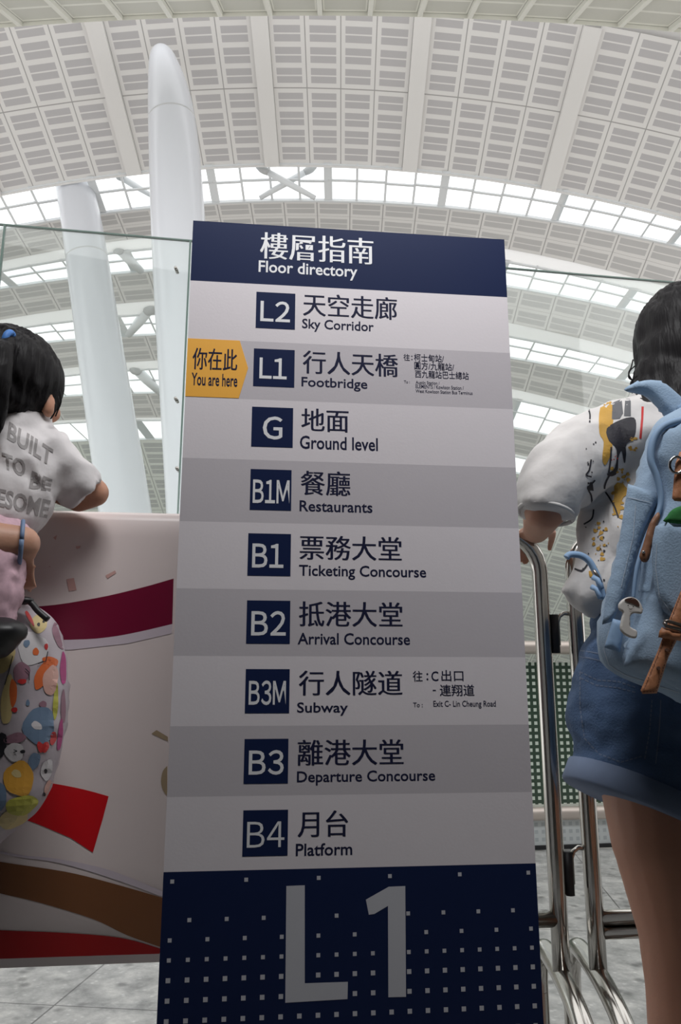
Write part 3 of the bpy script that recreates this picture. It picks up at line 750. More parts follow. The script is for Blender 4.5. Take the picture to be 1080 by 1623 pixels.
hair_b = hair_mat('black_hair', (.007, .006, .007)); lip = M('lips', (.35, .10, .09), .4); eye_w = M('eye_white', (.7, .7, .7), .2); eye_d = M('eye_dark', (.02, .012, .01), .15)
def face(b, c, s, yaw_):
    """nose, ears, chin, brow and mouth masses added to a head at c, scale s, looking along yaw_ (0 = away from the camera)"""
    Rm = Matrix.Rotation(yaw_, 3, 'Z'); q = lambda x, y, z: c+Rm @ Vector((x, y, z))*s
    b.ell(c, (.074*s, .090*s, .098*s), Rm); b.ell(q(0, .03, -.055), (.055*s, .055*s, .050*s), Rm); b.ell(q(0, .062, -.092), (.024*s, .022*s, .020*s), Rm)
    b.cap(q(0, .086, .008), q(0, .105, -.030), .008*s, .013*s); b.ell(q(0, .084, -.058), (.024*s, .012*s, .009*s), Rm)
    for k in (-1, 1): b.ell(q(k*.076, .0, -.012), (.010*s, .018*s, .030*s), Rm); b.ell(q(k*.040, .062, -.035), (.024*s, .022*s, .02*s), Rm)
    return q
def eyes(q, s, root):
    for k in (-1, 1):
        e = B().ell(q(k*.030, .080, .010), (.013*s,)*3).make('eye', eye_w, root, True); i = B().ell(q(k*.030, .0915, .010), (.0055*s,)*3).make('iris', eye_d, root, True)
def hand(b, wr, pdir, side, s, curl=1.0, nrm=None):
    """palm and five bent fingers from wrist wr along pdir; side points to the thumb, nrm to the palm side"""
    pdir = pdir.normalized(); side = (side-pdir*side.dot(pdir)).normalized(); n = nrm or pdir.cross(side); n = (n-pdir*n.dot(pdir)-side*n.dot(side)).normalized()
    pc = wr+pdir*.05*s
    for k in (-.026, -.009, .009, .026): b.cap(wr+side*k*.7*s+pdir*.01*s, wr+pdir*.088*s+side*k*s*1.15, .013*s, .0105*s)
    for k, L in ((.031, .070), (.0105, .080), (-.0105, .075), (-.031, .058)):
        p = wr+pdir*.090*s+side*k*s; d = pdir; pts = [p]
        for j, f in enumerate((.45, .32, .23)):
            a = curl*(.55+.30*j); d = (d*math.cos(a)+n*math.sin(a)).normalized(); p = p+d*L*f*s; pts.append(p)
        b.chain(pts, [.0092*s, .0084*s, .0077*s, .0065*s])
    t0 = wr+pdir*.022*s+side*.024*s; t1 = t0+(pdir*.5+side*.8+n*.2).normalized()*.034*s; t2 = t1+(pdir*.8+side*.15+n*.5*curl).normalized()*.028*s; t3 = t2+(pdir*.75-side*.1+n*.6*curl).normalized()*.022*s
    b.chain([t0, t1, t2, t3], [.014*s, .011*s, .0095*s, .008*s])

# ---------------- woman with the backpack
D0 = 1.27
wom = thing('person', 'woman from behind in paint-splashed white T-shirt and denim shorts, leaning on the barrier', 'person', (.57, 1.28, 0))
b = B()
hc = R(1090, 556, 1.305); qf = face(b, hc, 1.0, math.radians(8))
nb = R(1092, 645, 1.29); b.cap(hc+Vector((0, -.01, -.06)), nb, .052, .055)
ch = R(1095, 760, D0); be = R(1092, 880, D0); pv = R(1105, 1060, D0)
b.ell(ch, (.135, .085, .16)); b.ell(be, (.115, .08, .14)); b.ell(pv, (.145, .10, .12))
shL = R(972, 704, 1.26); shR = Vector((2*ch.x-shL.x+.01, 1.27, shL.z)); b.cap(nb, shL, .05, .05); b.cap(nb, shR, .05, .05)
elL = R(864, 808, 1.215); wrL = R(850, 842, 1.39)
b.chain([shL, shL.lerp(elL, .5), elL], [.045, .036, .033]); b.chain([elL, elL.lerp(wrL, .4), wrL], [.033, .030, .023])
hand(b, wrL, Vector((-.10, .72, .06)), Vector((1, .1, .2)), .85, 1.25, Vector((0, .1, -1)))
elR = shR+Vector((.10, .02, -.27)); wrR = elR+Vector((-.03, .19, .08)); b.chain([shR, elR], [.047, .035]); b.chain([elR, wrR], [.035, .024]); hand(b, wrR, Vector((0, .7, 0)), Vector((-1, 0, .2)), .85, 1.1, Vector((0, .1, -1)))
for k, (xx, dx) in enumerate(((.485, 0), (.675, 0))):
    hip = Vector((xx, 1.27, .80)); kn = Vector((xx+.012+.01*k, 1.25, .47)); cf = kn+Vector((.001, .0, -.13)); an = Vector((xx+.012, 1.275, .09))
    b.chain([hip, hip.lerp(kn, .45), kn+Vector((0, 0, .05)), kn-Vector((0, 0, .02)), cf, an+Vector((0, 0, .1)), an], [.094, .083, .062, .058, .061, .042, .036])
    b.chain([an+Vector((0, -.03, -.045)), an+Vector((0, .06, -.055)), an+Vector((0, .15, -.065))], [.036, .036, .024])
body = blob(b, 'body', skin, wom, .0062, 5)
eyes(qf, 1, wom)
for k, xx in enumerate((.497, .687)):
    bb = B(); bb.chain([Vector((xx, 1.235, .042)), Vector((xx, 1.33, .04)), Vector((xx, 1.43, .038))], [.041, .044, .037]); blob(bb, 'shoe', M('canvas_shoe', (.6, .6, .6), .7), wom, .008, 3)
b = B(); b.ell(hc+Vector((0, -.012, .012)), (.092, .104, .108)); b.ell(hc+Vector((-.005, -.03, -.03)), (.094, .09, .09))
b.ell(R(1088, 610, 1.27), (.088, .07, .085)); b.cap(R(1045, 610, 1.26), R(1028, 650, 1.22), .035, .018); b.cap(R(1085, 620, 1.25), R(1085, 690, 1.2), .06, .04); b.cap(R(1120, 620, 1.26), R(1140, 700, 1.2), .05, .03)
hr = blob(b, 'hair', hair_b, wom, .006, 6, fold=.004, fscale=.02, stretch=(1, 1, .12))
hb = B()
for (x0, y0, pts) in ((1004, 570, [(-3, 12), (-7, 22), (-2, 32), (3, 42)]), (1007, 580, [(-8, 8), (-10, 18), (-4, 22), (0, 16)]), (1006, 590, [(-2, 10), (-6, 18), (-3, 28)]), (1010, 596, [(-6, 6), (-9, 14), (-5, 22), (2, 24)])):
    p = smooth_poly([tuple(R(x0, y0, 1.25))]+[tuple(R(x0+a, y0+c, 1.25)) for a, c in pts], 5, False); o = B().tube(p, .0012, 6).make('hair_strand', hair_b, wom, True)
# T-shirt
tee = M('white_cotton', (.60, .575, .565), .85, noise_amt=.03, nscale=12, bump=.5, bscale=14, sheen=.2)
b = B(); b.cap(R(1080, 655, 1.27), R(990, 690, 1.26), .055, .058); b.cap(R(1100, 655, 1.27), shR, .06, .06); b.ell(ch, (.168, .108, .17)); b.ell(be+Vector((-.005, 0, .03)), (.163, .105, .15)); b.ell(R(1078, 925, D0), (.160, .108, .07)); b.ell(R(1000, 712, 1.255), (.075, .08, .08))
b.chain([R(960, 830, 1.26), R(950, 890, 1.255), R(936, 938, 1.25)], [.040, .036, .034]); b.chain([R(925, 925, 1.24), R(914, 945, 1.245), R(940, 962, 1.24)], [.014, .015, .013]); b.cap(R(922, 905, 1.24), R(905, 936, 1.24), .010, .010)
b.tube([R(975, 705, 1.255), R(925, 728, 1.24), R(888, 757, 1.225), R(871, 785, 1.215), R(866, 815, 1.21)], [.066, .064, .058, .050, .043], 24)
b.tube([shR, shR+Vector((.07, .01, -.16))], [.06, .055], 20)
shirt = blob(b, 't_shirt', tee, wom, .006, 4, fold=.007, fscale=.07, fseed=2, stretch=(1, 1, .55))
hq = R(866, 814, 1.21); ha = (R(866, 815, 1.21)-R(871, 785, 1.215)).normalized(); hx = ha.cross(Vector((0, 1, 0))).normalized(); hy = ha.cross(hx)
B().tube([hq+(hx*math.cos(t)+hy*math.sin(t))*.0425 for t in [2*math.pi*k/36 for k in range(37)]], .0035, 8).make('sleeve_hem', tee, wom, True)
# denim shorts
denim = M('denim', (.045, .085, .17), .85, noise_amt=.22, nscale=14, bump=.25, bscale=300); denim_lt = M('denim_cuff', (.13, .17, .26), .85, noise_amt=.1, nscale=60); thread = M('denim_thread', (.10, .13, .20), .8)
b = B(); b.ell(R(1085, 985, D0), (.146, .112, .07)); b.ell(R(1088, 1060, D0), (.168, .125, .10)); b.ell(R(1100, 1130, D0), (.178, .128, .10))
cL = R(1003, 1272, 1.255); cR = Vector((.675, 1.26, cL.z-.01))
b.tube([R(1010, 1060, D0), R(1003, 1140, D0), R(1022, 1205, 1.262), cL], [.09, .1, .1, .1], 28); b.tube([R(1185, 1100, D0), cR], [.1, .1], 28)
shorts = blob(b, 'shorts', denim, wom, .006, 4, fold=.004, fscale=.06, fseed=9, stretch=(1, 1, 1.3))
ax = (cL-R(1022, 1205, 1.262)).normalized()
for c_q, r_ in ((cL, .1035), (cR, .104)):
    B().tube([c_q-ax*.030, c_q-ax*.028, c_q+ax*.002, c_q+ax*.006, c_q+ax*.003], [r_-.004, r_+.002, r_+.003, r_, r_-.006], 40, False).make('cuff', denim_lt, wom, True)
dh = surf_hit([shorts], .0005)
d = Decal(dh); c_ = 5
def dash(pts, wd=2.0):
    for i in range(len(pts)-1):
        a = Vector(pts[i]); q = Vector(pts[i+1]); n = max(1, int((q-a).length/7))
        for j in range(n): d.line([tuple(a.lerp(q, j/n)), tuple(a.lerp(q, (j+.6)/n))], wd, c_)
d.line([(912, 1030), (935, 1033), (960, 1038)], 2, c_); d.line([(912, 1040), (935, 1043), (960, 1049)], 2, c_)
dash([(920, 1065), (948, 1078), (980, 1080), (1010, 1090)]); dash([(920, 1074), (945, 1086), (980, 1090), (1010, 1098)]); dash([(920, 1065), (920, 1120), (927, 1170), (950, 1195), (985, 1208), (1020, 1198)]); dash([(1034, 1110), (1030, 1160), (1022, 1205)]); d.line([(1048, 1110), (1046, 1150), (1040, 1210)], 1.8, c_)
stitch_s = d.make('stitching', thread)
# shirt print
sh_ = surf_hit([shirt], .0005)
pm = [M('print_black', (.020, .018, .025), .7), M('print_ochre', (.50, .28, .045), .7), M('print_scarlet', (.5, .02, .02), .7), M('print_charcoal', (.10, .10, .11), .7)]
q4 = lambda *a: [(790+x/3.528, 400+y/3.528) for x, y in a]
d = Decal(sh_); c_ = 5
d.poly(smooth_poly(q4((590, 822), (628, 815), (645, 900), (640, 970), (628, 1020), (640, 1090), (622, 1150), (597, 1190), (582, 1150), (590, 1060), (566, 1010), (566, 900)), 3), c_, 1)
d.poly(q4((640, 830), (660, 812), (690, 810), (700, 900), (680, 930), (636, 935)), c_, 3, .0001); d.poly(q4((712, 806), (742, 806), (742, 915), (704, 915)), c_, 3, .0001)
d.poly(smooth_poly(q4((608, 985), (690, 935), (760, 925), (772, 980), (757, 1040), (715, 1075), (716, 1120), (710, 1172), (702, 1170), (690, 1110), (672, 1150), (666, 1230), (632, 1252), (608, 1238), (652, 1205), (662, 1100), (620, 1055)), 3), c_, 0, .0002)
for a in ([(625, 1240), (600, 1290), (596, 1330), (622, 1370), (650, 1420), (672, 1480)], [(540, 1275), (505, 1320), (520, 1360), (526, 1410)], [(535, 1440), (525, 1490), (482, 1520)], [(520, 1160), (510, 1215), (492, 1245), (520, 1255)], [(512, 860), (508, 880), (514, 910), (512, 950)], [(632, 1090), (628, 1160), (618, 1230)], [(430, 1770), (470, 1780), (500, 1745)]):
    d.line([tuple(p) for p in smooth_poly(q4(*a), 4, False)], 2.6, c_, 0, .0003)
d.line(q4((808, 865), (806, 930), (796, 1040)), 3.6, c_, 2)
random.seed(11)
for (cx, cy, n, sx, sy, mi) in ((706, 1240, 16, 28, 70, 1), (680, 1380, 22, 22, 70, 1), (745, 1105, 5, 22, 12, 1), (765, 1046, 3, 10, 8, 1), (648, 1140, 5, 12, 30, 2), (570, 1610, 18, 26, 50, 1), (520, 1190, 8, 16, 60, 0), (515, 1310, 4, 14, 20, 0), (560, 1560, 10, 60, 60, 0), (600, 1700, 8, 70, 60, 0)):
    for _ in range(n):
        x, y = q4((random.gauss(cx, sx), random.gauss(cy, sy)))[0]; r_ = random.uniform(.8, 3.4 if mi == 1 else 1.8); d.disc(x, y, r_, r_*random.uniform(.6, 1.3), random.random()*3, c_, mi, .0002, 9, .2)
d.disc(*q4((680, 1345))[0], 10, 18, .2, c_, 1, .0001, 14, .18); d.disc(*q4((668, 1420))[0], 6, 16, .2, c_, 1, .0001, 14, .2); d.disc(*q4((516, 1312))[0], 5, 7, .2, c_, 0, .0002, 12, .25); d.disc(*q4((536, 1795))[0], 7, 9, .4, c_, 1, .0001, 12, .3)
shirt_print = d.make('print', pm)

# ---------------- backpack
blue = M('light_blue_canvas', (.30, .415, .56), .75, noise_amt=.05, nscale=10, bump=.15, bscale=400, sheen=.1); blue2 = M('sky_blue_piping', (.25, .38, .57), .6); seam = M('pale_thread', (.48, .56, .66), .8)
tan = M('tan_leather', (.46, .20, .10), .5, noise_amt=.12, nscale=30, bump=.15, bscale=120); tan_d = M('brown_leather', (.26, .12, .065), .5, noise_amt=.15, nscale=30); brass = M('antique_buckle', (.25, .22, .2), .35, .9); chrome = M('chrome', (.6, .6, .6), .15, 1)
bp = thing('backpack', 'light blue canvas backpack with tan leather straps, worn by the woman on the right', 'backpack', tuple(R(1150, 900, 1.08)))
main = inflate('pack_body', ow(smooth_poly([(1110, 640), (1062, 655), (1036, 676), (1021, 720), (1008, 770), (992, 830), (976, 890), (963, 940), (952, 985), (950, 1018), (958, 1050), (975, 1068), (1010, 1084), (1050, 1099), (1110, 1124), (1250, 1130), (1300, 1050), (1300, 700), (1240, 645)], 4), 1.07), .055, blue, bp, .05, 1.15, .009, 1.07, .003)
inflate('front_compartment', ow(smooth_poly([(1110, 668), (1052, 679), (1036, 698), (1032, 728), (1042, 757), (1048, 788), (1040, 815), (1024, 850), (1017, 900), (1013, 950), (1002, 1000), (988, 1052), (1040, 1075), (1110, 1100), (1240, 1105), (1265, 1000), (1255, 690)], 4), 1.015), .030, blue, bp, .03, 1, .008, 1.015, .003)
rp = [R(x, y, 1.0) for x, y in smooth_poly([(1110, 663), (1075, 668), (1050, 678), (1036, 698), (1032, 728), (1042, 757), (1048, 788), (1044, 812), (1026, 850), (1010, 900), (1004, 950)], 6, False)]
B().tube(rp, [.0050]*20+[.0050-.0028*(i/(len(rp)-21)) for i in range(len(rp)-20)], 10).make('piping', blue2, bp, True)
sp_o = inflate('side_pocket', ow([(996, 767), (1046, 782), (1041, 800), (1022, 838), (1010, 870), (1003, 900), (990, 945), (972, 985), (955, 990), (962, 940), (980, 870)], 1.02), .012, blue, bp, .012, 1, .006, 1.02)
inflate('front_pocket', ow([(1040, 866), (1036, 910), (1030, 940), (1014, 985), (988, 1056), (1040, 1070), (1110, 1092), (1210, 1092), (1220, 866)], .985), .018, blue, bp, .02, 1, .008, .985, .003)
fl = inflate('pocket_flap', ow(smooth_poly([(1048, 830), (1037, 846), (1034, 872), (1036, 915), (1044, 952), (1062, 976), (1110, 990), (1180, 985), (1215, 940), (1215, 832), (1110, 829)], 3), .962), .009, blue, bp, .012, 1, .007, .962)
ls = inflate('leather_strap', ow([(1112, 876), (1080, 936), (1060, 985), (1044, 1030), (1016, 1094), (1019, 1100), (1042, 1099), (1060, 1042), (1088, 985), (1134, 900)], .943), .0032, tan, bp, .003, 1, .005, .943); ls['label'] = 'tan leather strap hanging from the buckle'
inflate('strap_keeper', ow([(1046, 1000), (1050, 994), (1084, 1004), (1080, 1016), (1044, 1010)], .9375), .0035, tan, bp, .003, 1, .004, .9375)
bk = [R(x, y, .935) for x, y in [(1053, 986), (1058, 984), (1090, 994), (1088, 1000), (1056, 992), (1053, 986)]]; B().tube(bk, .0022, 10).make('buckle', brass, bp, True)
for x, y in ((1057, 1030), (1044, 1059)): p = R(x, y, .939); B().tube([p+Vector((0, -.0015, 0)), p+Vector((0, .001, 0))], .0021, 12).make('strap_hole', M('hole_dark', (.12, .06, .04), .7), bp)
d = Decal(surf_hit([ls], .0006)); c_ = 6
def dash2(pts, wd=1.1):
    for i in range(len(pts)-1):
        a = Vector(pts[i]); q = Vector(pts[i+1]); n = max(1, int((q-a).length/4.6))
        for j in range(n): d.line([tuple(a.lerp(q, j/n)), tuple(a.lerp(q, (j+.55)/n))], wd, c_)
dash2([(1079, 943), (1062, 987), (1047, 1030), (1020, 1095)]); dash2([(1040, 1096), (1057, 1042), (1078, 995)]); dash2([(1020, 1096), (1040, 1096)])
lst = d.make('stitching', M('dark_thread', (.16, .06, .04), .7))
zp = inflate('zip_pull', ow([(1078, 716), (1071, 735), (1066, 790), (1070, 794), (1092, 796), (1096, 760), (1092, 716)], .955), .003, tan, bp, .003, 1, .004, .955); zp['label'] = 'tan leather zip pull'
rr = [R(1073+11*math.cos(a), 737+13*math.sin(a), .950) for a in [2*math.pi*k/20 for k in range(21)]]; B().tube(rr, .0018, 8).make('zip_ring', chrome, bp, True)
tb = inflate('side_leather_tab', ow(smooth_poly([(1043, 812), (1030, 830), (1019, 866), (1014, 882), (1020, 891), (1029, 887), (1034, 866), (1040, 840), (1047, 820)], 3), .968), .003, tan_d, bp, .003, 1, .004, .968)
p = R(1020.5, 875, .9645); B().ell(p, (.002,)*3).make('rivet', chrome, bp, True)
gp = inflate('green_patch', ow(smooth_poly([(1056, 828), (1058, 818), (1066, 808), (1080, 802), (1110, 797), (1120, 829)], 3), .955), .003, M('green_felt', (.03, .18, .045), .9, noise_amt=.2, nscale=80), bp, .004, 1, .004, .955); gp['label'] = 'green felt patch'
inflate('webbing_tab', ow([(974, 980), (993, 985), (985, 1034), (960, 1026)], 1.0), .003, blue2, bp, .003, 1, .005, 1.004)
inflate('shoulder_strap', ow(smooth_poly([(986, 622), (1000, 612), (1028, 606), (1052, 614), (1074, 634), (1090, 655), (1088, 676), (1058, 668), (1040, 652), (1024, 634), (1004, 627)], 3), 1.135), .014, blue, bp, .014, 1, .006, 1.135, lift=lambda x, z: 1.125+.5*max(0, z-1.36))
B().tube([R(x, y, 1.16) for x, y in smooth_poly([(898, 884), (904, 879), (920, 880), (933, 888), (942, 902), (950, 922), (957, 950)], 4, False)], .005, 10).make('side_strap', blue2, bp, True)
B().tube([R(x, y, 1.15) for x, y in [(941, 904), (947, 912), (953, 924)]], .003, 8).make('strap_slider', brass, bp, True)
for o_, a in ((940, 915), (938, 930)): B().tube([R(o_, a, 1.15), R(o_+8, a+4, 1.145), R(o_+14, a+18, 1.14)], .004, 8).make('webbing_loop', blue2, bp, True)
B().tube([R(1110, 632, 1.1), R(1095, 640, 1.09), R(1080, 650, 1.08)], .008, 10).make('carry_handle', blue2, bp, True)
d = Decal(surf_hit([main, sp_o, fl], .0006)); c_ = 5
for pts in ([(986, 786), (1030, 796)], [(966, 1000), (958, 1030), (966, 1054), (990, 1069), (1040, 1086), (1078, 1098)], [(1042, 862), (1040, 900), (1046, 945), (1064, 970), (1080, 976)], [(1008, 800), (1004, 850), (985, 930)]): d.line(pts, 1.2, c_)
bst = d.make('seam_stitching', seam)
# mushroom badge
mush = thing('mushroom_pin', 'small white wooden mushroom brooch with a brown-topped cap, pinned on the blue backpack', 'brooch', tuple(R(1000, 980, .965)))
mo = inflate('mushroom_shape', ow(smooth_poly([(981, 957), (989, 949), (1001, 946), (1013, 952), (1019, 964), (1017, 973), (1006, 972), (1000, 976), (999, 985), (1000, 994), (1010, 1000), (1009, 1011), (1000, 1011), (990, 1006), (983, 997), (985, 982), (987, 971), (981, 966)], 3), .956), .0025, M('brooch_white', (.72, .69, .66), .5), mush, .0018, 1, .0014, .956)
d = Decal(surf_hit([mo], .0006)); d.poly(smooth_poly([(990, 951), (1001, 947), (1011, 952), (1014, 961), (1008, 959), (998, 955)], 3), 6, 0); d.disc(996, 959.5, .9, cell=6, mi=1); d.disc(1004, 961.5, .9, cell=6, mi=1); d.line([(997.5, 965), (1000, 966), (1002.5, 965)], 1, 6, 1)
mp_ = d.make('painted_cap', [M('brooch_brown', (.07, .03, .02), .5), eye_d], mush)

# ---------------- child
kid = thing('person', 'small child with a black ponytail and white slogan T-shirt, arm resting on the banner', 'person', tuple(R(-10, 900, 1.15)))
b = B(); kc = R(17, 611, 1.2); qk = face(b, kc, .88, math.radians(-14)); kn_ = R(22, 690, 1.2); b.cap(kc+Vector((0, -.01, -.05)), kn_, .038, .042)
kt = R(2, 760, 1.2); b.ell(kt, (.085, .06, .12)); kp = R(-45, 850, 1.18); b.ell(kp, (.065, .06, .06))
ks = R(70, 722, 1.205); ke = R(150, 781, 1.262); kw = R(88, 800, 1.292)
b.cap(kn_, ks, .036, .035); b.chain([ks, ks.lerp(ke, .5), ke], [.035, .029, .0235]); b.chain([ke, ke.lerp(kw, .4), kw+Vector((0, 0, .02))], [.0235, .024, .017]); hand(b, kw+Vector((0, 0, .02)), Vector((-1, .25, 0)), Vector((0, -.5, .5)), .62, .5, Vector((0, .3, -1)))
ks2 = R(-85, 722, 1.2); b.cap(kn_, ks2, .036, .035); e2 = ks2+Vector((-.06, .05, -.12)); w2 = e2+Vector((.09, .08, .03)); b.chain([ks2, e2, w2], [.034, .025, .018]); hand(b, w2, Vector((1, .3, .1)), Vector((0, 0, 1)), .62, .5, Vector((0, .4, -1)))
b.ell(R(77, 643, 1.185), (.010, .014, .021)); b.cap(R(60, 640, 1.21), R(74, 645, 1.195), .02, .008)
blob(b, 'body', skin2, kid, .0048, 4); eyes(qk, .9, kid)
for o in list(kid.children):
    pass
b = B(); b.ell(R(14, 602, 1.19), (.081, .092, .084)); b.ell(R(20, 600, 1.2), (.074, .085, .078)); b.ell(R(8, 636, 1.16), (.045, .045, .028))
hk = blob(b, 'hair', hair_b, kid, .005, 5, fold=.0045, fscale=.018, stretch=(1, 1, .15))
b = B(); b.chain([R(14, 543, 1.12), R(2, 560, 1.095), R(-3, 600, 1.09), R(-2, 640, 1.1), R(-4, 690, 1.11)], [.011, .017, .018, .014, .004]); blob(b, 'ponytail', hair_b, kid, .004, 4, fold=.002, fscale=.015, stretch=(1, 1, .15))
tc_ = R(14, 541, 1.118); tr = [tc_+Vector((.003*math.cos(a), .013*math.sin(a), .013*math.cos(a))) for a in [2*math.pi*k/16 for k in range(17)]]
ht = B().tube(tr, .0052, 10).make('hair_tie', M('blue_elastic', (.06, .20, .55), .6), kid, True); ht['label'] = 'blue hair tie'
for pts in ([(92, 628), (93, 645), (88, 660)], [(95, 618), (97, 636), (91, 652)], [(88, 640), (86, 655), (80, 664)]): B().tube([R(x, y, 1.17) for x, y in smooth_poly(pts, 4, False)], .0012, 6).make('hair_strand', hair_b, kid, True)
kte = M('child_cotton', (.64, .61, .615), .85, noise_amt=.03, nscale=12, bump=.5, bscale=14, sheen=.2)
b = B(); b.cap(R(30, 690, 1.2), R(68, 716, 1.2), .042, .040); b.cap(R(10, 690, 1.2), ks2, .042, .040); b.ell(R(0, 745, 1.195), (.100, .075, .085)); b.ell(R(-16, 790, 1.185), (.092, .078, .075)); b.ell(R(-30, 812, 1.175), (.084, .08, .05)); b.tube([R(22, 655, 1.2), R(22, 690, 1.2)], [.05, .06], 24)
b.tube([R(66, 720, 1.205), R(95, 742, 1.215), R(134, 780, 1.245)], [.046, .040, .034], 24); b.tube([ks2, e2.lerp(ks2, .4)], [.042, .038], 20)
kshirt = blob(b, 't_shirt', kte, kid, .005, 3, fold=.006, fscale=.055, fseed=5, stretch=(1, 1, .7))
d = Decal(surf_hit([kshirt], .0005)); c_ = 5; gm = M('grey_slogan_print', (.30, .28, .28), .6)
d.text('BUILT', [(14.8, 668), (84.7, 712.5), (80.7, 740), (10.8, 696)], off=.03, cell=c_); d.text('TO', [(3, 716.5), (41.6, 730), (38.5, 758), (5.5, 741.8)], off=.03, cell=c_)
d.text('BE', [(50.8, 746), (83, 760), (80, 778), (45.5, 774)], off=.03, cell=c_); d.text('AWESOME', [(-52, 762), (80.7, 793), (74, 822), (-52, 790)], off=.03, cell=c_)
kprint = d.make('slogan_print', gm, kid)
b = B(); b.chain([R(-25, 865, 1.12), R(-10, 900, 1.10), R(-8, 940, 1.095), R(-12, 985, 1.09)], [.045, .043, .037, .028]); b.chain([R(-60, 865, 1.12), R(-110, 930, 1.12), R(-120, 990, 1.12)], [.05, .042, .03]); b.ell(R(-35, 860, 1.15), (.08, .07, .05))
leg = blob(b, 'leggings', M('pink_marl_leggings', (.55, .36, .42), .8, noise_amt=.3, nscale=120), kid, .005, 4, fold=.003, fscale=.03); leg['label'] = 'pink marled leggings'
bs = M('black_rubber', (.014, .014, .016), .45)
so = inflate('shoe', ow(smooth_poly([(-60, 985), (0, 978), (26, 983), (43, 994), (41, 1008), (28, 1021), (18, 1034), (0, 1044), (-60, 1050)], 4), 1.065), .034, bs, kid, .03, 1, .006, 1.065); so['label'] = 'black shoe'

# ---------------- adult holding the child, mostly outside the frame
adu = thing('person', 'person holding the child, only a bare forearm with blue wristband in view at left', 'person', (-.80, 1.18, 0))
b = B(); ac = Vector((-.80, 1.20, 1.50)); qa = face(b, ac, 1.0, math.radians(-10)); b.cap(ac-Vector((0, 0, .07)), Vector((-.80, 1.19, 1.34)), .05, .055)
b.ell(Vector((-.80, 1.2, 1.2)), (.13, .085, .17)); b.ell(Vector((-.80, 1.2, 1.02)), (.12, .085, .14)); b.ell(Vector((-.80, 1.2, .88)), (.14, .10, .12))
s1 = Vector((-.66, 1.18, 1.32)); e1 = Vector((-.64, 1.02, 1.07)); w1 = R(36, 861, 1.10); b.cap(Vector((-.80, 1.19, 1.34)), s1, .05, .047); b.chain([s1, e1], [.047, .040]); b.chain([e1, e1.lerp(w1, .45), w1], [.040, .035, .025])
hand(b, w1, Vector((-.15, .5, -.85)), Vector((-.6, 0, 0)), .55, .5, Vector((-1, .3, 0)))
s2 = Vector((-.94, 1.18, 1.32)); e2_ = Vector((-.99, 1.10, 1.06)); w2_ = Vector((-.82, 1.02, .98)); b.cap(Vector((-.80, 1.19, 1.34)), s2, .05, .047); b.chain([s2, e2_, w2_], [.045, .036, .024]); hand(b, w2_, Vector((1, -.1, 0)), Vector((0, 0, 1)), .85, .8, Vector((0, 1, 0)))
for xx in (-.89, -.71): b.chain([Vector((xx, 1.2, .85)), Vector((xx, 1.19, .48)), Vector((xx, 1.2, .35)), Vector((xx, 1.22, .08))], [.09, .06, .058, .036]); b.chain([Vector((xx, 1.19, .035)), Vector((xx, 1.36, .03))], [.036, .028])
blob(b, 'body', skin3, adu, .0065, 5); eyes(qa, 1, adu)
b = B(); b.ell(ac+Vector((0, -.012, .015)), (.09, .102, .105)); b.ell(ac+Vector((0, -.04, -.06)), (.08, .06, .09)); blob(b, 'hair', hair_b, adu, .007, 4)
b = B(); b.ell(Vector((-.80, 1.2, 1.2)), (.145, .10, .18)); b.ell(Vector((-.80, 1.2, 1.02)), (.14, .10, .16)); b.cap(Vector((-.80, 1.19, 1.33)), s1, .055, .055); b.cap(Vector((-.80, 1.19, 1.33)), s2, .055, .055); b.tube([s1, s1.lerp(e1, .5)], [.056, .052], 20); b.tube([s2, s2.lerp(e2_, .5)], [.056, .05], 20)
blob(b, 'shirt', M('adult_grey_cotton', (.35, .35, .37), .8), adu, .008, 4)
b = B(); b.ell(Vector((-.80, 1.2, .90)), (.155, .115, .13)); 
for xx in (-.89, -.71): b.tube([Vector((xx, 1.2, .85)), Vector((xx, 1.2, .12))], [.098, .07], 20)
blob(b, 'trousers', M('adult_navy_cotton', (.03, .035, .06), .8), adu, .008, 4)
wv = (w1-e1).normalized(); w0 = w1-wv*.002; aa = wv.cross(Vector((0, 0, 1))).normalized(); bb_ = aa.cross(wv)
wb = B().tube([w0+(aa*math.cos(t)+bb_*math.sin(t))*.0312 for t in [2*math.pi*k/24 for k in range(25)]], .0032, 8).make('wristband', M('slate_blue_band', (.15, .22, .36), .5), adu, True); wb['label'] = 'slate blue wristband'

# ---------------- patterned bag
bagm = M('bag_nylon', (.40, .35, .38), .42, noise_amt=.06, nscale=8, bump=.25, bscale=18)
bag = thing('drawstring_bag', 'bulging printed nylon bag in lilac with colourful round patches, hanging in front of the banner', 'bag', tuple(R(0, 1340, 1.16)))
bo = inflate('bag_body', ow(smooth_poly([(18, 956), (34, 950), (50, 957), (70, 968), (88, 985), (98, 1010), (104, 1040), (107, 1080), (105, 1130), (99, 1180), (90, 1215), (78, 1255), (60, 1285), (40, 1303), (10, 1328), (-20, 1345), (-120, 1330), (-150, 1200), (-140, 1040), (-60, 975)], 4), 1.175), .062, bagm, bag, .075, 1, .008, 1.175, .010, 3)
B().tube([R(x, y, 1.12) for x, y in smooth_poly([(26, 958), (38, 950), (50, 956), (60, 968), (76, 982)], 4, False)], .0045, 10).make('drawstring', bs, bag, True)
B().ell(R(38, 952, 1.12), (.014, .010, .006)).make('cord_knot', bs, bag, True)
B().tube([R(30, 955, 1.13), R(-10, 940, 1.13), R(-60, 900, 1.13), Vector((-.63, 1.10, 1.04))], .006, 10).make('strap', bs, bag, True)
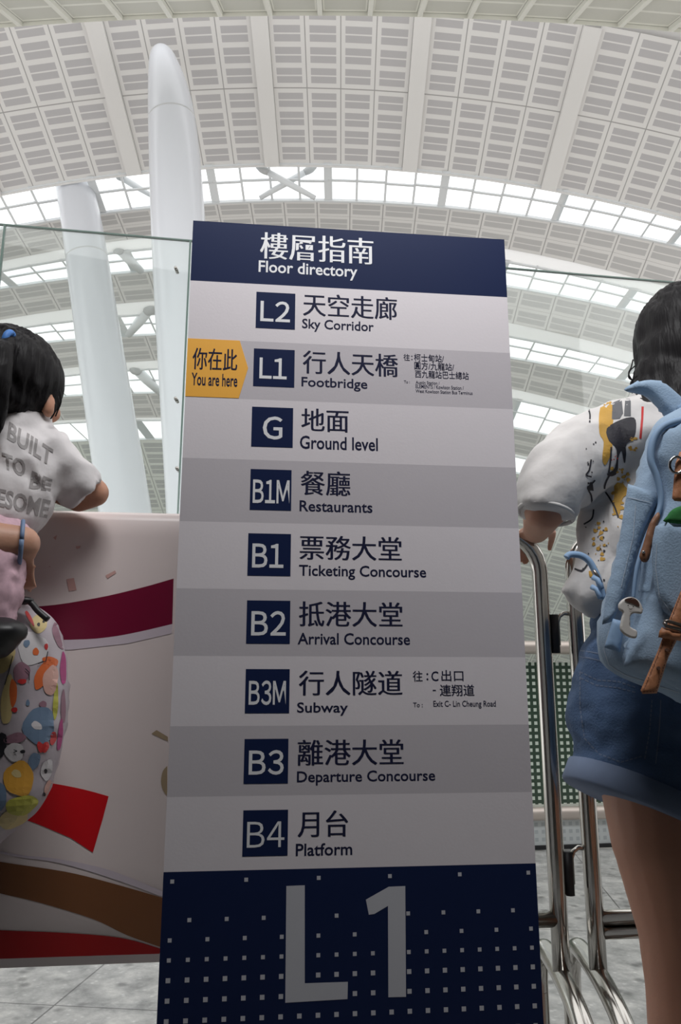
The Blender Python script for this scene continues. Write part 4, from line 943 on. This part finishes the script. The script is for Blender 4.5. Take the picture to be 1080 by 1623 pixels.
cols = [('amber', (.60, .30, .04)), ('black', (.015, .015, .02)), ('scarlet', (.50, .03, .03)), ('steel_blue', (.13, .19, .28)), ('orange', (.58, .12, .03)), ('peach', (.55, .32, .27)), ('magenta', (.33, .03, .15)), ('mauve', (.25, .13, .17)), ('lime', (.42, .40, .06)), ('white', (.55, .52, .53)), ('straw', (.55, .43, .20))]
bmz = [M('bag_print_'+n_, c_c, .45) for n_, c_c in cols]; ci = {n_: i for i, (n_, _) in enumerate(cols)}
d = Decal(surf_hit([bo], .0006)); c_ = 5
def blobd(col, x, y, rx, ry, a=0, l=0, wob=.06): d.disc(x, y, rx, ry, a, c_, ci[col], l*.00015, 20, wob)
for row in [('straw', 62, 988, 13, 16, .5), ('straw', 8, 1040, 14, 30, .3), ('mauve', 92, 1008, 7, 22, -.3), ('scarlet', 47, 980, 3, 14, -.5, 1), ('white', 52, 1028, 24, 26, 0), ('black', 61, 990, 2.4, 3, 0, 2), ('black', 69, 985, 2, 2.6, 0, 2), ('steel_blue', 42, 1020, 5, 6, .4, 2), ('orange', 56.5, 1033, 5, 6, 0, 2), ('scarlet', 73, 1025, 3, 5, 0, 2), ('mauve', 34, 1066, 13, 17, .2, 1), ('scarlet', 35, 1080, 7, 4, 0, 2), ('orange', 68, 1068, 10, 27, .45, 1), ('orange', 80, 1048, 13, 7, .3, 1), ('peach', 80, 1078, 12, 24, .15, 2), ('magenta', 100, 1060, 5, 26, 0, 1), ('lime', 88, 1112, 4, 30, .05, 1), ('mauve', 100, 1120, 4, 26, 0, 1), ('magenta', 95, 1165, 4, 26, .1, 1), ('orange', 21, 1098, 6, 22, .0, 1), ('straw', 12, 1110, 10, 40, .1, 0), ('scarlet', 23, 1125, 5, 4, 0, 2), ('steel_blue', 62, 1150, 25, 30, .2, 1), ('white', 58, 1150, 9, 6, .5, 2), ('steel_blue', 44, 1114, 3, 5, 0, 1), ('mauve', 68, 1116, 6, 5, 0, 1), ('scarlet', 64, 1184, 5, 9, -.3, 2), ('scarlet', 72, 1184, 5, 9, .3, 2), ('scarlet', 84, 1170, 5, 11, .2, 2), ('black', 3, 1180, 8, 20, .1, 1), ('mauve', 24, 1170, 18, 8, -.2, 1), ('white', 23, 1192, 15, 15, 0, 2), ('black', 36, 1191, 4, 2.8, 0, 3), ('steel_blue', 54, 1206, 9, 14, .3, 1), ('white', 74, 1220, 9, 17, .2, 2), ('black', 72, 1222, 2.6, 3.8, 0, 3), ('amber', 30, 1234, 24, 28, 0, 3), ('straw', 26, 1226, 8, 6, .5, 4), ('lime', 34, 1276, 26, 15, -.25, 4), ('straw', 20, 1298, 24, 14, -.3, 3), ('steel_blue', 2, 1262, 8, 22, 0, 1), ('peach', 78, 1250, 8, 14, .3, 1), ('black', 70, 1259, 2, 3, 0, 2), ('scarlet', 95, 1210, 2.5, 20, .15, 1)]:
    blobd(*row)
for pts in ([(75, 1033), (72, 1048), (60, 1052)], [(22, 1188), (27, 1190), (22, 1192)], [(40, 1060), (46, 1066), (46, 1078)], [(20, 1040), (14, 1065), (8, 1085)]): d.line(pts, 1.3, c_, ci['black'], .0015)
bprint = d.make('bag_print', bmz)
def merge(dst, src):
    """pattern becomes part of the surface it is printed on"""
    A_ = dst.data; n = len(A_.vertices); V = [tuple(v.co) for v in A_.vertices]+[tuple(v.co) for v in src.data.vertices]
    Fc = [list(p.vertices) for p in A_.polygons]+[[i+n for i in p.vertices] for p in src.data.polygons]
    nm = len(A_.materials); mi = [p.material_index for p in A_.polygons]+[p.material_index+nm for p in src.data.polygons]; sm = [p.use_smooth for p in A_.polygons]+[False]*len(src.data.polygons)
    me = bpy.data.meshes.new(dst.name); me.from_pydata(V, [], Fc)
    for k in list(A_.materials)+list(src.data.materials): me.materials.append(k)
    me.polygons.foreach_set('material_index', mi); me.polygons.foreach_set('use_smooth', sm); me.update(); dst.data = me; bpy.data.objects.remove(src)
for a_, s_ in ((bo, bprint), (shirt, shirt_print), (kshirt, kprint), (shorts, stitch_s), (ls, lst), (main, bst), (mo, mp_)): merge(a_, s_)
for a_, s_ in MERGE: merge(a_, s_)
